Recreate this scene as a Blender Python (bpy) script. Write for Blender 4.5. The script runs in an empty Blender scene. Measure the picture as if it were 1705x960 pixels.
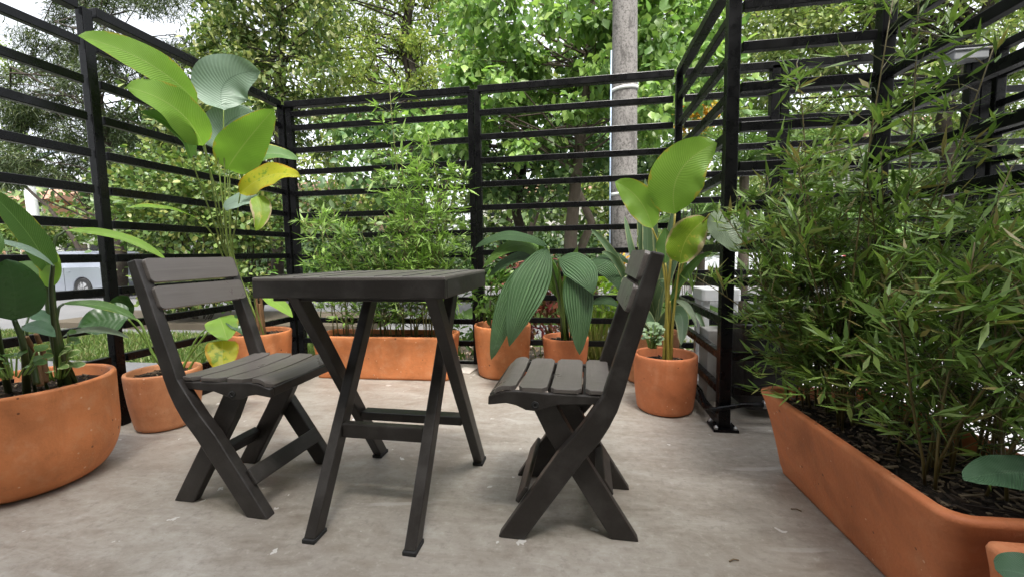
import bpy, bmesh, math, random
import numpy as np
from mathutils import Vector, Matrix

random.seed(7)
rng = np.random.default_rng(7)
SC = bpy.context.scene
COL = SC.collection
R_ = math.radians

# ------------------------------------------------------------------ camera
PW, PH = 1705.0, 960.0
F_PX, YAW, PITCH, ROLL, CAM_Z = 695.25, .160935, .084426, .016196, .8
_fw = np.array([-math.sin(YAW) * math.cos(PITCH), math.cos(YAW) * math.cos(PITCH), -math.sin(PITCH)])
_r = np.array([math.cos(YAW), math.sin(YAW), 0.])
_u = np.cross(_r, _fw)
CR = _r * math.cos(ROLL) - _u * math.sin(ROLL)
CU = np.cross(CR, _fw)
CAM = np.array([0, 0, CAM_Z])
cd = bpy.data.cameras.new('camera')
cam = bpy.data.objects.new('camera', cd)
COL.objects.link(cam)
cam.matrix_world = Matrix(((CR[0], CU[0], -_fw[0], 0), (CR[1], CU[1], -_fw[1], 0), (CR[2], CU[2], -_fw[2], CAM_Z), (0, 0, 0, 1)))
cd.sensor_fit = 'HORIZONTAL'
cd.sensor_width = 36
cd.lens = 36 * F_PX / PW
cd.clip_start = .02
cd.clip_end = 2000
SC.camera = cam

# ------------------------------------------------------------------ sky, sun, exposure
SUN_EL, SUN_AZ = 62, 160          # azimuth from +Y (beyond the fence): the veiled sun stands behind the unseen wall
w = bpy.data.worlds.new('World')
SC.world = w
w.use_nodes = True
nt = w.node_tree
bg = nt.nodes['Background']
sky = nt.nodes.new('ShaderNodeTexSky')
sky.sky_type = 'NISHITA'
sky.sun_disc = False
sky.sun_elevation = R_(SUN_EL)
sky.sun_rotation = R_(SUN_AZ)
sky.air_density = 1.0
sky.dust_density = 4.0
hs = nt.nodes.new('ShaderNodeHueSaturation')
hs.inputs['Saturation'].default_value = .22
hs.inputs['Value'].default_value = 1.0
nt.links.new(sky.outputs[0], hs.inputs['Color'])
nt.links.new(hs.outputs[0], bg.inputs['Color'])
bg.inputs['Strength'].default_value = .15
sl = bpy.data.lights.new('sun', 'SUN')
sl.energy = 1.5
sl.angle = R_(16)
sl.color = (1, .96, .9)
so = bpy.data.objects.new('sun', sl)
COL.objects.link(so)
_sd = Vector((math.sin(R_(SUN_AZ)) * math.cos(R_(SUN_EL)), math.cos(R_(SUN_AZ)) * math.cos(R_(SUN_EL)), math.sin(R_(SUN_EL))))
so.rotation_euler = _sd.to_track_quat('Z', 'Y').to_euler()
so.location = (0, 8, 12)
SC.view_settings.view_transform = 'Standard'
SC.view_settings.look = 'None'
SC.view_settings.exposure = 1.88
SC.view_settings.gamma = 1
SC.view_settings.use_curve_mapping = False
SC.cycles.max_bounces = 8
SC.cycles.transparent_max_bounces = 4
SC.cycles.use_denoising = True


# ------------------------------------------------------------------ helpers
def ray(px, py):
    return _fw + CR * ((px - PW / 2) / F_PX) - CU * ((py - PH / 2) / F_PX)


def P(px, py, Y):
    """world point at distance Y beyond the camera that was measured at this place of the photograph"""
    d = ray(px, py)
    return CAM + d * (Y / d[1])


def G(px, py, z=0.):
    d = ray(px, py)
    return CAM + d * ((z - CAM_Z) / d[2])


def V(a):
    return np.asarray(a, float)


def unit(a):
    a = V(a)
    return a / (np.linalg.norm(a) + 1e-12)


class MB:
    def __init__(self):
        self.v, self.f, self.m, self.uv = [], [], [], {}

    def add(self, vs, fs, mi=0):
        o = len(self.v)
        self.v.extend([tuple(map(float, p)) for p in vs])
        for f in fs:
            self.f.append(tuple(o + i for i in f))
            self.m.append(mi)
        return o

    def box(self, c, s, rot=None, mi=0):
        c = V(c)
        h = V(s) / 2
        vs = [np.array([x, y, z]) * h for x in (-1, 1) for y in (-1, 1) for z in (-1, 1)]
        if rot is not None:
            vs = [np.array(rot @ Vector(p)) for p in vs]
        self.add([p + c for p in vs], [(0, 1, 3, 2), (4, 6, 7, 5), (0, 4, 5, 1), (2, 3, 7, 6), (0, 2, 6, 4), (1, 5, 7, 3)], mi)

    def bar(self, a, b, w, h, up=(0, 0, 1), mi=0):
        a, b = V(a), V(b)
        t = unit(b - a)
        s = unit(np.cross(t, up))
        u = np.cross(s, t)
        vs = []
        for p in (a, b):
            for i, j in ((-1, -1), (1, -1), (1, 1), (-1, 1)):
                vs.append(p + s * i * w / 2 + u * j * h / 2)
        self.add(vs, [(3, 2, 1, 0), (4, 5, 6, 7), (0, 1, 5, 4), (1, 2, 6, 5), (2, 3, 7, 6), (3, 0, 4, 7)], mi)

    def prism(self, poly, axis, a, b, mi=0):
        """poly = list of 2D points; extruded along axis (0: x, points are (y,z); 1: y, points are (x,z); 2: z, points are (x,y)) from a to b"""
        n = len(poly)

        def mk(p, t):
            if axis == 0: return (t, p[0], p[1])
            if axis == 1: return (p[0], t, p[1])
            return (p[0], p[1], t)
        vs = [mk(p, a) for p in poly] + [mk(p, b) for p in poly]
        fs = [tuple(range(n))[::-1], tuple(range(n, 2 * n))] + [(i, (i + 1) % n, n + (i + 1) % n, n + i) for i in range(n)]
        self.add(vs, fs, mi)

    def tube(self, pts, rad, n=8, cap=True, mi=0):
        pts = [V(p) for p in pts]
        if not hasattr(rad, '__len__'): rad = [rad] * len(pts)
        vs, fs = [], []
        ref = np.array([.31, .52, .79])
        s = None
        for i, p in enumerate(pts):
            t = unit(pts[min(i + 1, len(pts) - 1)] - pts[max(i - 1, 0)])
            s = unit(np.cross(t, ref)) if s is None else unit(s - t * (s @ t))
            u = np.cross(t, s)
            for k in range(n):
                a = 2 * math.pi * k / n
                vs.append(p + (s * math.cos(a) + u * math.sin(a)) * rad[i])
        for i in range(len(pts) - 1):
            for k in range(n):
                k2 = (k + 1) % n
                fs.append((i * n + k, i * n + k2, (i + 1) * n + k2, (i + 1) * n + k))
        if cap:
            fs.append(tuple(range(n))[::-1])
            fs.append(tuple((len(pts) - 1) * n + k for k in range(n)))
        self.add(vs, fs, mi)

    def rings(self, rings, closed=True, cap0=False, cap1=False, mi=0):
        n = len(rings[0])
        vs = [p for r in rings for p in r]
        fs = []
        for i in range(len(rings) - 1):
            for k in range(n if closed else n - 1):
                k2 = (k + 1) % n
                fs.append((i * n + k, i * n + k2, (i + 1) * n + k2, (i + 1) * n + k))
        if cap0: fs.append(tuple(range(n))[::-1])
        if cap1: fs.append(tuple((len(rings) - 1) * n + k for k in range(n)))
        self.add(vs, fs, mi)

    def lathe(self, prof, n=48, c=(0, 0, 0), mi=0, cap0=False, cap1=False, wob=0):
        rs = []
        ph = random.random() * 6
        for r, z in prof:
            rs.append([(c[0] + r * (1 + wob * math.sin(2 * a + ph)) * math.cos(a), c[1] + r * (1 + wob * math.sin(2 * a + ph)) * math.sin(a), c[2] + z)
                       for a in [2 * math.pi * k / n for k in range(n)]])
        self.rings(rs, True, cap0, cap1, mi)

    def build(self, name, mats, parent=None, bevel=0, smooth=False, seg=2, ang=35):
        me = bpy.data.meshes.new(name)
        me.from_pydata(self.v, [], self.f)
        if not isinstance(mats, (list, tuple)): mats = [mats]
        for m in mats: me.materials.append(m)
        if len(mats) > 1: me.polygons.foreach_set('material_index', self.m)
        bm = bmesh.new()
        bm.from_mesh(me)
        bmesh.ops.recalc_face_normals(bm, faces=bm.faces)
        bm.to_mesh(me)
        bm.free()
        if smooth: me.polygons.foreach_set('use_smooth', [True] * len(me.polygons))
        me.update()
        return link(name, me, parent, bevel, seg, ang)


def link(name, me, parent=None, bevel=0, seg=2, ang=35):
    o = bpy.data.objects.new(name, me)
    COL.objects.link(o)
    if parent is not None: o.parent = parent
    if bevel:
        m = o.modifiers.new('bevel', 'BEVEL')
        m.width = bevel
        m.segments = seg
        m.limit_method = 'ANGLE'
        m.angle_limit = R_(ang)
        m.harden_normals = False
    return o


def tag(o, label=None, cat=None, group=None, kind=None):
    if label: o['label'] = label
    if cat: o['category'] = cat
    if group: o['group'] = group
    if kind: o['kind'] = kind
    return o


def empty(name, loc=(0, 0, 0), rz=0, label=None, cat=None, group=None):
    o = bpy.data.objects.new(name, None)
    COL.objects.link(o)
    o.location = loc
    o.rotation_euler = (0, 0, rz)
    o.empty_display_size = .1
    return tag(o, label, cat, group)


def copy_tree(o, parent=None):
    c = o.copy()
    COL.objects.link(c)
    if parent is not None: c.parent = parent
    for ch in list(o.children): copy_tree(ch, c)
    return c


def np_mesh(name, verts, faces, mat, parent=None, smooth=False):
    """fast mesh from arrays, every face with the same number of corners"""
    verts = np.asarray(verts, np.float32)
    faces = np.asarray(faces, np.int32)
    me = bpy.data.meshes.new(name)
    nf, k = faces.shape
    me.vertices.add(len(verts))
    me.vertices.foreach_set('co', verts.ravel())
    me.loops.add(nf * k)
    me.loops.foreach_set('vertex_index', faces.ravel())
    me.polygons.add(nf)
    me.polygons.foreach_set('loop_start', np.arange(0, nf * k, k, dtype=np.int32))
    me.materials.append(mat)
    if smooth: me.polygons.foreach_set('use_smooth', np.ones(nf, bool))
    me.update(calc_edges=True)
    me.validate()
    return link(name, me, parent)


def nrm(a):
    return a / (np.linalg.norm(a, axis=-1, keepdims=True) + 1e-9)


LANCE = ([(0, 0, 0), (.38, 1, 0), (.38, 0, -.35), (.38, -1, 0), (1, 0, -.15)], [(0, 2, 4, 1), (0, 3, 4, 2)])
BROAD = ([(0, 0, 0), (.22, .85, .05), (.22, 0, -.2), (.22, -.85, .05), (.62, .8, .05), (.62, 0, -.18), (.62, -.8, .05), (1, 0, -.45)],
         [(0, 2, 5, 4), (0, 6, 5, 2), (4, 5, 7, 7), (6, 7, 7, 5)])
HEART = ([(0, 0, 0), (.1, .75, .1), (.15, 0, -.1), (.1, -.75, .1), (.42, 1, .12), (.42, 0, -.1), (.42, -1, .12), (.75, .55, 0), (.75, 0, -.18), (.75, -.55, 0), (1, 0, -.4)],
         [(0, 2, 5, 4), (0, 6, 5, 2), (4, 5, 8, 7), (5, 6, 9, 8), (7, 8, 10, 10), (9, 10, 10, 8)])
OVAL = ([(0, 0, 0), (.3, .9, .08), (.3, -.9, .08), (.7, .8, .03), (.7, -.8, .03), (1, 0, -.25)], [(0, 2, 4, 5), (0, 5, 3, 1)])


def leaf_arrays(pos, dirs, nor, length, width, tmpl):
    """arrays of leaves: every leaf is its own small folded blade"""
    pos, dirs, nor = V(pos), nrm(V(dirs)), V(nor)
    N = len(pos)
    side = nrm(np.cross(dirs, nor))
    up = np.cross(side, dirs)
    T, Fc = tmpl
    T = np.array(T, float)
    length = np.broadcast_to(V(length), (N,))
    width = np.broadcast_to(V(width), (N,))
    vs = (pos[:, None, :] + dirs[:, None, :] * (T[None, :, 0, None] * length[:, None, None])
          + side[:, None, :] * (T[None, :, 1, None] * width[:, None, None] * .5)
          + up[:, None, :] * (T[None, :, 2, None] * width[:, None, None] * .5))
    k = len(T)
    tris = []
    for f in Fc:
        f = list(dict.fromkeys(f))
        if len(f) == 3: tris.append(f)
        else: tris += [[f[0], f[1], f[2]], [f[0], f[2], f[3]]]
    tris = np.array(tris)
    fs = (np.arange(N)[:, None, None] * k + tris[None]).reshape(-1, 3)
    return vs.reshape(-1, 3), fs


def rand_dirs(n):
    return nrm(rng.normal(size=(n, 3)))


# ------------------------------------------------------------------ materials
class NT:
    def __init__(self, name):
        self.m = bpy.data.materials.new(name)
        self.m.use_nodes = True
        self.t = self.m.node_tree
        self.b = self.t.nodes['Principled BSDF']
        self.out = self.t.nodes['Material Output']

    def n(self, typ, **kw):
        nd = self.t.nodes.new(typ)
        for k, v in kw.items():
            if k.startswith('i_'):
                key = k[2:]
                nd.inputs[int(key) if key.isdigit() else key].default_value = v
            else:
                setattr(nd, k, v)
        return nd

    def l(self, a, b):
        self.t.links.new(a, b)

    def coord(self, kind='Object', scale=(1, 1, 1), rot=(0, 0, 0)):
        tc = self.n('ShaderNodeTexCoord')
        mp = self.n('ShaderNodeMapping')
        mp.inputs['Scale'].default_value = scale
        mp.inputs['Rotation'].default_value = rot
        self.l(tc.outputs[kind], mp.inputs[0])
        return mp.outputs[0]

    def noise(self, co, scale, detail=4, rough=.55, dist=0):
        nd = self.n('ShaderNodeTexNoise')
        nd.inputs['Scale'].default_value = scale
        nd.inputs['Detail'].default_value = detail
        nd.inputs['Roughness'].default_value = rough
        nd.inputs['Distortion'].default_value = dist
        self.l(co, nd.inputs['Vector'])
        return nd.outputs['Fac']

    def ramp(self, fac, stops, interp='LINEAR'):
        r = self.n('ShaderNodeValToRGB')
        r.color_ramp.interpolation = interp
        e = r.color_ramp.elements
        while len(e) < len(stops): e.new(.5)
        for i, (p, c) in enumerate(stops):
            e[i].position = p
            e[i].color = (c[0], c[1], c[2], 1) if hasattr(c, '__len__') else (c, c, c, 1)
        self.l(fac, r.inputs[0])
        return r.outputs[0]

    def mix(self, fac, a, b, mode='MIX'):
        m = self.n('ShaderNodeMix', data_type='RGBA', blend_type=mode)
        for s, v in ((0, fac), (6, a), (7, b)):
            if hasattr(v, 'links'): self.l(v, m.inputs[s])
            elif hasattr(v, '__len__'): m.inputs[s].default_value = (v[0], v[1], v[2], 1)
            else: m.inputs[s].default_value = v
        return m.outputs[2]

    def math(self, op, a, b=0.):
        m = self.n('ShaderNodeMath', operation=op)
        for s, v in ((0, a), (1, b)):
            if hasattr(v, 'links'): self.l(v, m.inputs[s])
            else: m.inputs[s].default_value = v
        return m.outputs[0]

    def bump(self, h, strength=.3, dist=.01):
        b = self.n('ShaderNodeBump')
        b.inputs['Strength'].default_value = strength
        b.inputs['Distance'].default_value = dist
        self.l(h, b.inputs['Height'])
        self.l(b.outputs[0], self.b.inputs['Normal'])
        return b

    def set(self, color=None, rough=None, metal=None, spec=None):
        for k, v in (('Base Color', color), ('Roughness', rough), ('Metallic', metal), ('Specular IOR Level', spec)):
            if v is None: continue
            if hasattr(v, 'links'): self.l(v, self.b.inputs[k])
            elif hasattr(v, '__len__'): self.b.inputs[k].default_value = (v[0], v[1], v[2], 1)
            else: self.b.inputs[k].default_value = v
        return self


def plain(name, col, rough=.5, metal=0, var=.25, scale=12, spec=.5):
    t = NT(name)
    co = t.coord()
    f = t.noise(co, scale, 5)
    c = t.mix(f, [x * (1 - var) for x in col], [min(1, x * (1 + var)) for x in col])
    t.set(c, t.ramp(t.noise(co, scale * 2.3, 3), [(.3, max(0, rough - .1)), (.7, min(1, rough + .1))]), metal, spec)
    return t.m


def leaf_mat(name, cols, trans=.35, rough=.42, sat_back=1.0, spec=.4):
    """small leaves: colour differs from leaf to leaf"""
    t = NT(name)
    g = t.n('ShaderNodeNewGeometry')
    n = len(cols)
    c = t.ramp(g.outputs['Random Per Island'], [((i + .5) / n, cc) for i, cc in enumerate(cols)])
    t.set(c, rough, 0, spec)
    tr = t.n('ShaderNodeBsdfTranslucent')
    c2 = t.mix(1.0, c, (1.1, 1.2, .75), 'MULTIPLY')
    t.l(c2, tr.inputs['Color'])
    mx = t.n('ShaderNodeMixShader')
    mx.inputs[0].default_value = trans
    t.l(t.b.outputs[0], mx.inputs[1])
    t.l(tr.outputs[0], mx.inputs[2])
    t.l(mx.outputs[0], t.out.inputs[0])
    return t.m


def blade_mat(name, col, vein, edge=None, edge_amt=0., trans=.3, rough=.38, ribs=42, skew=1.1, spots=None, bump=.4, spot_lo=.55):
    """big leaf: midrib, lateral ribs, mottling; uv.x runs across (0..1), uv.y along the blade"""
    t = NT(name)
    tc = t.n('ShaderNodeTexCoord')
    sp = t.n('ShaderNodeSeparateXYZ')
    t.l(tc.outputs['UV'], sp.inputs[0])
    a = t.math('ABSOLUTE', t.math('SUBTRACT', sp.outputs[0], .5))      # 0 midrib .. .5 edge
    co = t.coord('Object')
    nz = t.noise(co, 9, 5, .6)
    nz2 = t.noise(co, 42, 4, .6)
    wv = t.math('SINE', t.math('MULTIPLY', t.math('SUBTRACT', sp.outputs[1], t.math('MULTIPLY', a, skew * .3)), ribs * 6.283))
    rib = t.math('ADD', t.math('MULTIPLY', wv, .5), .5)
    c = t.mix(nz, [x * .8 for x in col], [x * 1.25 for x in col])
    c = t.mix(t.math('MULTIPLY', t.math('POWER', rib, 3), .3), c, vein)
    if spots is not None:
        sm = t.ramp(t.math('ADD', t.math('MULTIPLY', nz2, .45), t.math('MULTIPLY', nz, .55)), [(spot_lo, 0), (spot_lo + .06, 1)])
        c = t.mix(sm, c, spots)
    if edge is not None:
        em = t.ramp(t.math('ADD', a, t.math('MULTIPLY', t.math('SUBTRACT', nz, .5), .5)), [(.5 - edge_amt, 0), (.5 - edge_amt * .5, 1)])
        c = t.mix(em, c, edge)
    mid = t.ramp(a, [(.006, .8), (.016, 0)])
    c = t.mix(mid, c, vein)
    t.set(c, t.ramp(nz2, [(.3, rough - .06), (.7, rough + .1)]), 0, .45)
    h = t.math('ADD', t.math('MULTIPLY', rib, .6), t.math('MULTIPLY', nz2, .4))
    t.bump(h, bump, .004)
    tr = t.n('ShaderNodeBsdfTranslucent')
    t.l(t.mix(1.0, c, (1.1, 1.2, .8), 'MULTIPLY'), tr.inputs['Color'])
    mx = t.n('ShaderNodeMixShader')
    mx.inputs[0].default_value = trans
    t.l(t.b.outputs[0], mx.inputs[1])
    t.l(tr.outputs[0], mx.inputs[2])
    t.l(mx.outputs[0], t.out.inputs[0])
    return t.m


def terracotta(name, col, pale=.35, dark=.5):
    t = NT(name)
    co = t.coord()
    n1 = t.noise(co, 4.5, 7, .62, .5)
    n2 = t.noise(co, 19, 6, .68)
    n3 = t.noise(co, 150, 3, .6)
    c = t.ramp(n1, [(.3, [x * .74 for x in col]), (.5, col), (.7, [min(1, x * 1.2) for x in col])])
    c = t.mix(t.ramp(n2, [(.5, 0), (.7, pale)]), c, (.66, .36, .2))
    c = t.mix(t.ramp(n2, [(.3, .4), (.44, 0)]), c, [x * .6 for x in col])
    st = t.noise(t.coord('Object', (13, 13, 1.4)), 1.0, 5, .65)
    c = t.mix(t.ramp(st, [(.58, 0), (.72, .3)]), c, [x * .55 for x in col])

    def dots(scale, r, cut, seed):
        vo = t.n('ShaderNodeTexVoronoi')
        vo.inputs['Scale'].default_value = scale
        mp = t.n('ShaderNodeMapping')
        mp.inputs['Location'].default_value = (seed, seed * .7, seed * 1.3)
        t.l(co, mp.inputs[0])
        t.l(mp.outputs[0], vo.inputs['Vector'])
        sc = t.n('ShaderNodeSeparateColor')
        t.l(vo.outputs['Color'], sc.inputs[0])
        return t.math('MULTIPLY', t.math('LESS_THAN', vo.outputs['Distance'], t.math('MULTIPLY', sc.outputs[1], r)), t.math('GREATER_THAN', sc.outputs[0], cut))
    pm = dots(36, .22, .82, 3.1)
    wm = dots(44, .2, .8, 7.7)
    c = t.mix(t.math('MULTIPLY', pm, .75), c, (.1, .04, .02))
    c = t.mix(t.math('MULTIPLY', wm, .6), c, (.75, .5, .34))
    t.set(c, t.ramp(n2, [(.3, .5), (.7, .8)]), 0, .35)
    t.bump(t.math('SUBTRACT', t.math('ADD', t.math('MULTIPLY', n3, .4), t.math('MULTIPLY', n2, .6)), pm), .45, .005)
    return t.m


def concrete_floor():
    t = NT('terrace_concrete')
    co = t.coord()
    big = t.noise(co, 1.1, 5, .6, .8)
    s1 = t.noise(t.coord('Object', (1.0, 2.3, 1), (0, 0, R_(-34))), 2.6, 8, .7, 1.2)
    s2 = t.noise(t.coord('Object', (1.0, 3.2, 1), (0, 0, R_(-20))), 8, 8, .74, 1.0)
    streak = t.math('ADD', t.math('MULTIPLY', s1, .6), t.math('MULTIPLY', s2, .4))
    fine = t.noise(co, 34, 7, .75)
    grit = t.noise(co, 190, 3, .6)
    c = t.ramp(streak, [(.34, (.2, .17, .138)), (.45, (.285, .253, .213)), (.54, (.345, .316, .274)), (.66, (.42, .396, .353))])
    c = t.mix(t.ramp(big, [(.34, .42), (.56, 0)]), c, (.22, .188, .155))
    c = t.mix(t.ramp(fine, [(.36, .42), (.48, 0)]), c, (.17, .145, .12))
    c = t.mix(t.ramp(fine, [(.56, 0), (.7, .4)]), c, (.54, .52, .48))
    vo = t.n('ShaderNodeTexVoronoi')
    vo.inputs['Scale'].default_value = 15
    vo.inputs['Randomness'].default_value = 1
    wob = t.n('ShaderNodeVectorMath', operation='ADD')
    nv = t.n('ShaderNodeTexNoise')
    nv.inputs['Scale'].default_value = 40
    t.l(co, nv.inputs['Vector'])
    sc = t.n('ShaderNodeVectorMath', operation='SCALE')
    sc.inputs['Scale'].default_value = .05
    t.l(nv.outputs['Color'], sc.inputs[0])
    t.l(co, wob.inputs[0])
    t.l(sc.outputs[0], wob.inputs[1])
    t.l(wob.outputs[0], vo.inputs['Vector'])
    sel = t.n('ShaderNodeSeparateColor')
    t.l(vo.outputs['Color'], sel.inputs[0])
    spk = t.math('MULTIPLY', t.math('LESS_THAN', vo.outputs['Distance'], t.math('MULTIPLY', sel.outputs[1], .2)), t.math('GREATER_THAN', sel.outputs[0], .76))
    c = t.mix(t.math('MULTIPLY', spk, .75), c, (.62, .61, .58))
    # thin curved scratches
    wv = t.n('ShaderNodeTexWave', wave_type='RINGS')
    wv.inputs['Scale'].default_value = .9
    wv.inputs['Distortion'].default_value = 7
    wv.inputs['Detail'].default_value = 2
    t.l(co, wv.inputs['Vector'])
    scr = t.math('MULTIPLY', t.ramp(wv.outputs['Fac'], [(.985, 0), (.995, 1)]), t.ramp(t.noise(co, 2.1, 2), [(.55, 0), (.62, .35)]))
    c = t.mix(scr, c, (.55, .53, .5))
    t.set(c, t.ramp(streak, [(.3, .34), (.7, .55)]), 0, .5)
    t.bump(t.math('ADD', t.math('MULTIPLY', grit, .35), fine), .16, .006)
    return t.m


def plastic_wood(name, col, rough=.46):
    t = NT(name)
    co = t.coord('Object', (90, 3.5, 90))
    f = t.noise(co, 1.0, 5, .62, 1.2)
    co2 = t.coord('Object')
    g = t.noise(co2, 11, 5, .6)
    c = t.mix(f, [x * .72 for x in col], [x * 1.3 for x in col])
    c = t.mix(t.ramp(g, [(.45, 0), (.75, .22)]), c, (.16, .15, .14))
    t.set(c, t.ramp(g, [(.3, rough - .06), (.7, rough + .12)]), 0, .5)
    t.bump(f, .3, .002)
    return t.m


def asphalt(name, lo, hi):
    t = NT(name)
    co = t.coord()
    c = t.mix(t.noise(co, .7, 5, .65), lo, hi)
    c = t.mix(t.ramp(t.noise(co, 60, 4, .7), [(.4, 0), (.7, .4)]), c, [x * .5 for x in lo])
    t.set(c, .85)
    t.bump(t.noise(co, 90, 3), .3, .01)
    return t.m


def stucco(name, a, b, scale=2.):
    t = NT(name)
    co = t.coord()
    c = t.mix(t.noise(co, scale, 6, .65), a, b)
    c = t.mix(t.ramp(t.noise(t.coord('Object', (4, 4, .5)), 1.2, 4), [(.55, 0), (.75, .35)]), c, [x * .55 for x in a])
    t.set(c, .85)
    t.bump(t.noise(co, 60, 4), .25, .01)
    return t.m


def soil_mat():
    t = NT('potting_soil')
    co = t.coord()
    n = t.noise(co, 70, 6, .7)
    c = t.ramp(n, [(.3, (.006, .005, .004)), (.5, (.018, .013, .009)), (.66, (.05, .034, .022)), (.8, (.16, .11, .07))])
    t.set(c, .9, 0, .2)
    t.bump(n, .8, .012)
    return t.m


def bark_mat(name, a, b, scale=7):
    t = NT(name)
    co = t.coord('Object', (1, 1, .25))
    n = t.noise(co, scale * 3, 6, .7, .5)
    c = t.mix(n, a, b)
    c = t.mix(t.ramp(t.noise(t.coord(), 4, 3), [(.55, 0), (.7, .5)]), c, (.1, .11, .07))
    t.set(c, .9, 0, .2)
    t.bump(n, .7, .03)
    return t.m


M = {}
M['floor'] = concrete_floor()
M['terra'] = terracotta('terracotta_orange', (.57, .2, .072))
M['terra_red'] = terracotta('terracotta_red', (.5, .162, .063), .25)
M['terra_pale'] = terracotta('terracotta_pale', (.56, .235, .105), .5)
M['soil'] = soil_mat()
M['chair'] = plastic_wood('brown_resin_sheen', (.128, .113, .102), .32)  # lightened to paint sky sheen onto slats and tabletop
M['chair_leg'] = plastic_wood('brown_resin_plain', (.0205, .0168, .0142), .44)  # same resin without the painted sheen
M['rubber'] = plain('dark_rubber', (.02, .02, .02), .8)
M['black'] = plain('black_paint', (.0035, .0035, .004), .3, 0, .4, 9, .2)
M['bolt'] = plain('zinc_bolt', (.35, .35, .35), .4, .9)
M['bin'] = plain('black_bin_plastic', (.011, .011, .012), .42)
M['white_plastic'] = plain('white_plastic', (.72, .73, .74), .45, 0, .1)
M['grey_concrete'] = stucco('grey_concrete', (.24, .23, .22), (.36, .35, .33), 6)
M['grey_box'] = plain('grey_painted_metal', (.2, .205, .215), .45, 0, .12)
M['bark'] = bark_mat('grey_brown_bark', (.05, .04, .03), (.15, .12, .095))
M['bark_dark'] = bark_mat('dark_bark', (.016, .012, .01), (.06, .048, .038))
M['culm'] = leaf_mat('bamboo_culm', [(.07, .09, .025), (.12, .14, .035), (.16, .15, .05), (.05, .08, .02)], .05, .45)
M['culm_dark'] = leaf_mat('bamboo_culm_dark', [(.045, .055, .016), (.07, .075, .02), (.13, .1, .035), (.035, .05, .015)], .05, .45)


# ------------------------------------------------------------------ setting
def sheet(name, x0, x1, y0, y1, z, mat, kind='structure', thick=None, sub=None):
    mb = MB()
    if thick:
        mb.box(((x0 + x1) / 2, (y0 + y1) / 2, z - thick / 2), (x1 - x0, y1 - y0, thick))
    else:
        mb.add([(x0, y0, z), (x1, y0, z), (x1, y1, z), (x0, y1, z)], [(0, 1, 2, 3)])
    return tag(mb.build(name, mat), kind=kind)


M['earth'] = asphalt('dark_earth', (.045, .035, .022), (.1, .08, .05))
M['turf'] = plain('turf', (.05, .09, .02), .9, 0, .5, 3, .1)
M['asphalt'] = asphalt('asphalt', (.1, .1, .102), (.16, .16, .16))
M['pave'] = asphalt('pale_pavement', (.26, .25, .24), (.38, .37, .35))
M['light_pave'] = asphalt('light_pavement', (.6, .6, .6), (.72, .72, .71))
M['plaster'] = stucco('wall_plaster', (.5, .48, .44), (.6, .58, .53))  # pale, so the unseen wall bounces fill light
M['ceil'] = stucco('ceiling_paint', (.42, .41, .39), (.5, .49, .47))

sheet('ground', -400, 400, -400, 400, -.55, M['turf'])
sheet('terrace_floor', -2.3, 1.26, -2.6, 3.02, 0, M['floor'], thick=.35)
sheet('side_pavement', 1.264, 7, -2.6, 4.2, -.004, M['light_pave'], thick=.3)
sheet('garden_bed', -2.3, 1.26, 3.024, 4.0, -.11, M['earth'], thick=.3)
sheet('lawn', -40, 1.26, 4.004, 4.7, -.2, M['turf'], thick=.3)
sheet('side_lawn', -12, -2.304, 3.1, 4.0, -.15, M['turf'], thick=.3)
sheet('side_path', -12, -2.304, -3, 3.096, -.12, M['asphalt'], thick=.3)
sheet('front_path', 1.264, 40, 4.204, 4.7, -.2, M['pave'], thick=.3)
sheet('kerb', -60, 60, 4.704, 4.84, -.24, M['pave'], thick=.3)
sheet('road', -120, 120, 4.844, 13.2, -.4, M['asphalt'], thick=.12)
sheet('planted_island', -9.6, -3.3, 6.0, 7.6, -.3, M['earth'], thick=.2)
sheet('tree_island', -2.2, 2.6, 6.9, 10.4, -.3, M['turf'], thick=.2)
sheet('far_kerb', -120, 120, 13.204, 13.4, -.28, M['pave'], thick=.25)
sheet('far_verge', -120, 120, 13.404, 30, -.26, M['turf'], thick=.25)
# unseen wall raised to block the sun; slab added to shade the floor
mb = MB()
mb.box((0, -2.7, 4.6), (16, .2, 9.8))
tag(mb.build('sun_block_wall', M['plaster']), 'unseen plastered house wall behind the terrace, raised to block the sun', 'wall')
mb = MB()
mb.box((-.3, -1.4, 2.72), (6.6, 2.4, .2))
tag(mb.build('shade_ceiling', M['ceil']), kind='structure')

# ------------------------------------------------------------------ fences
RAIL, POST = .038, .05
ZR = [.012, .165, .325, .485, .65, .806, .964, 1.122, 1.284, 1.446, 1.606, 1.77]
TOP = 1.925


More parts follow.
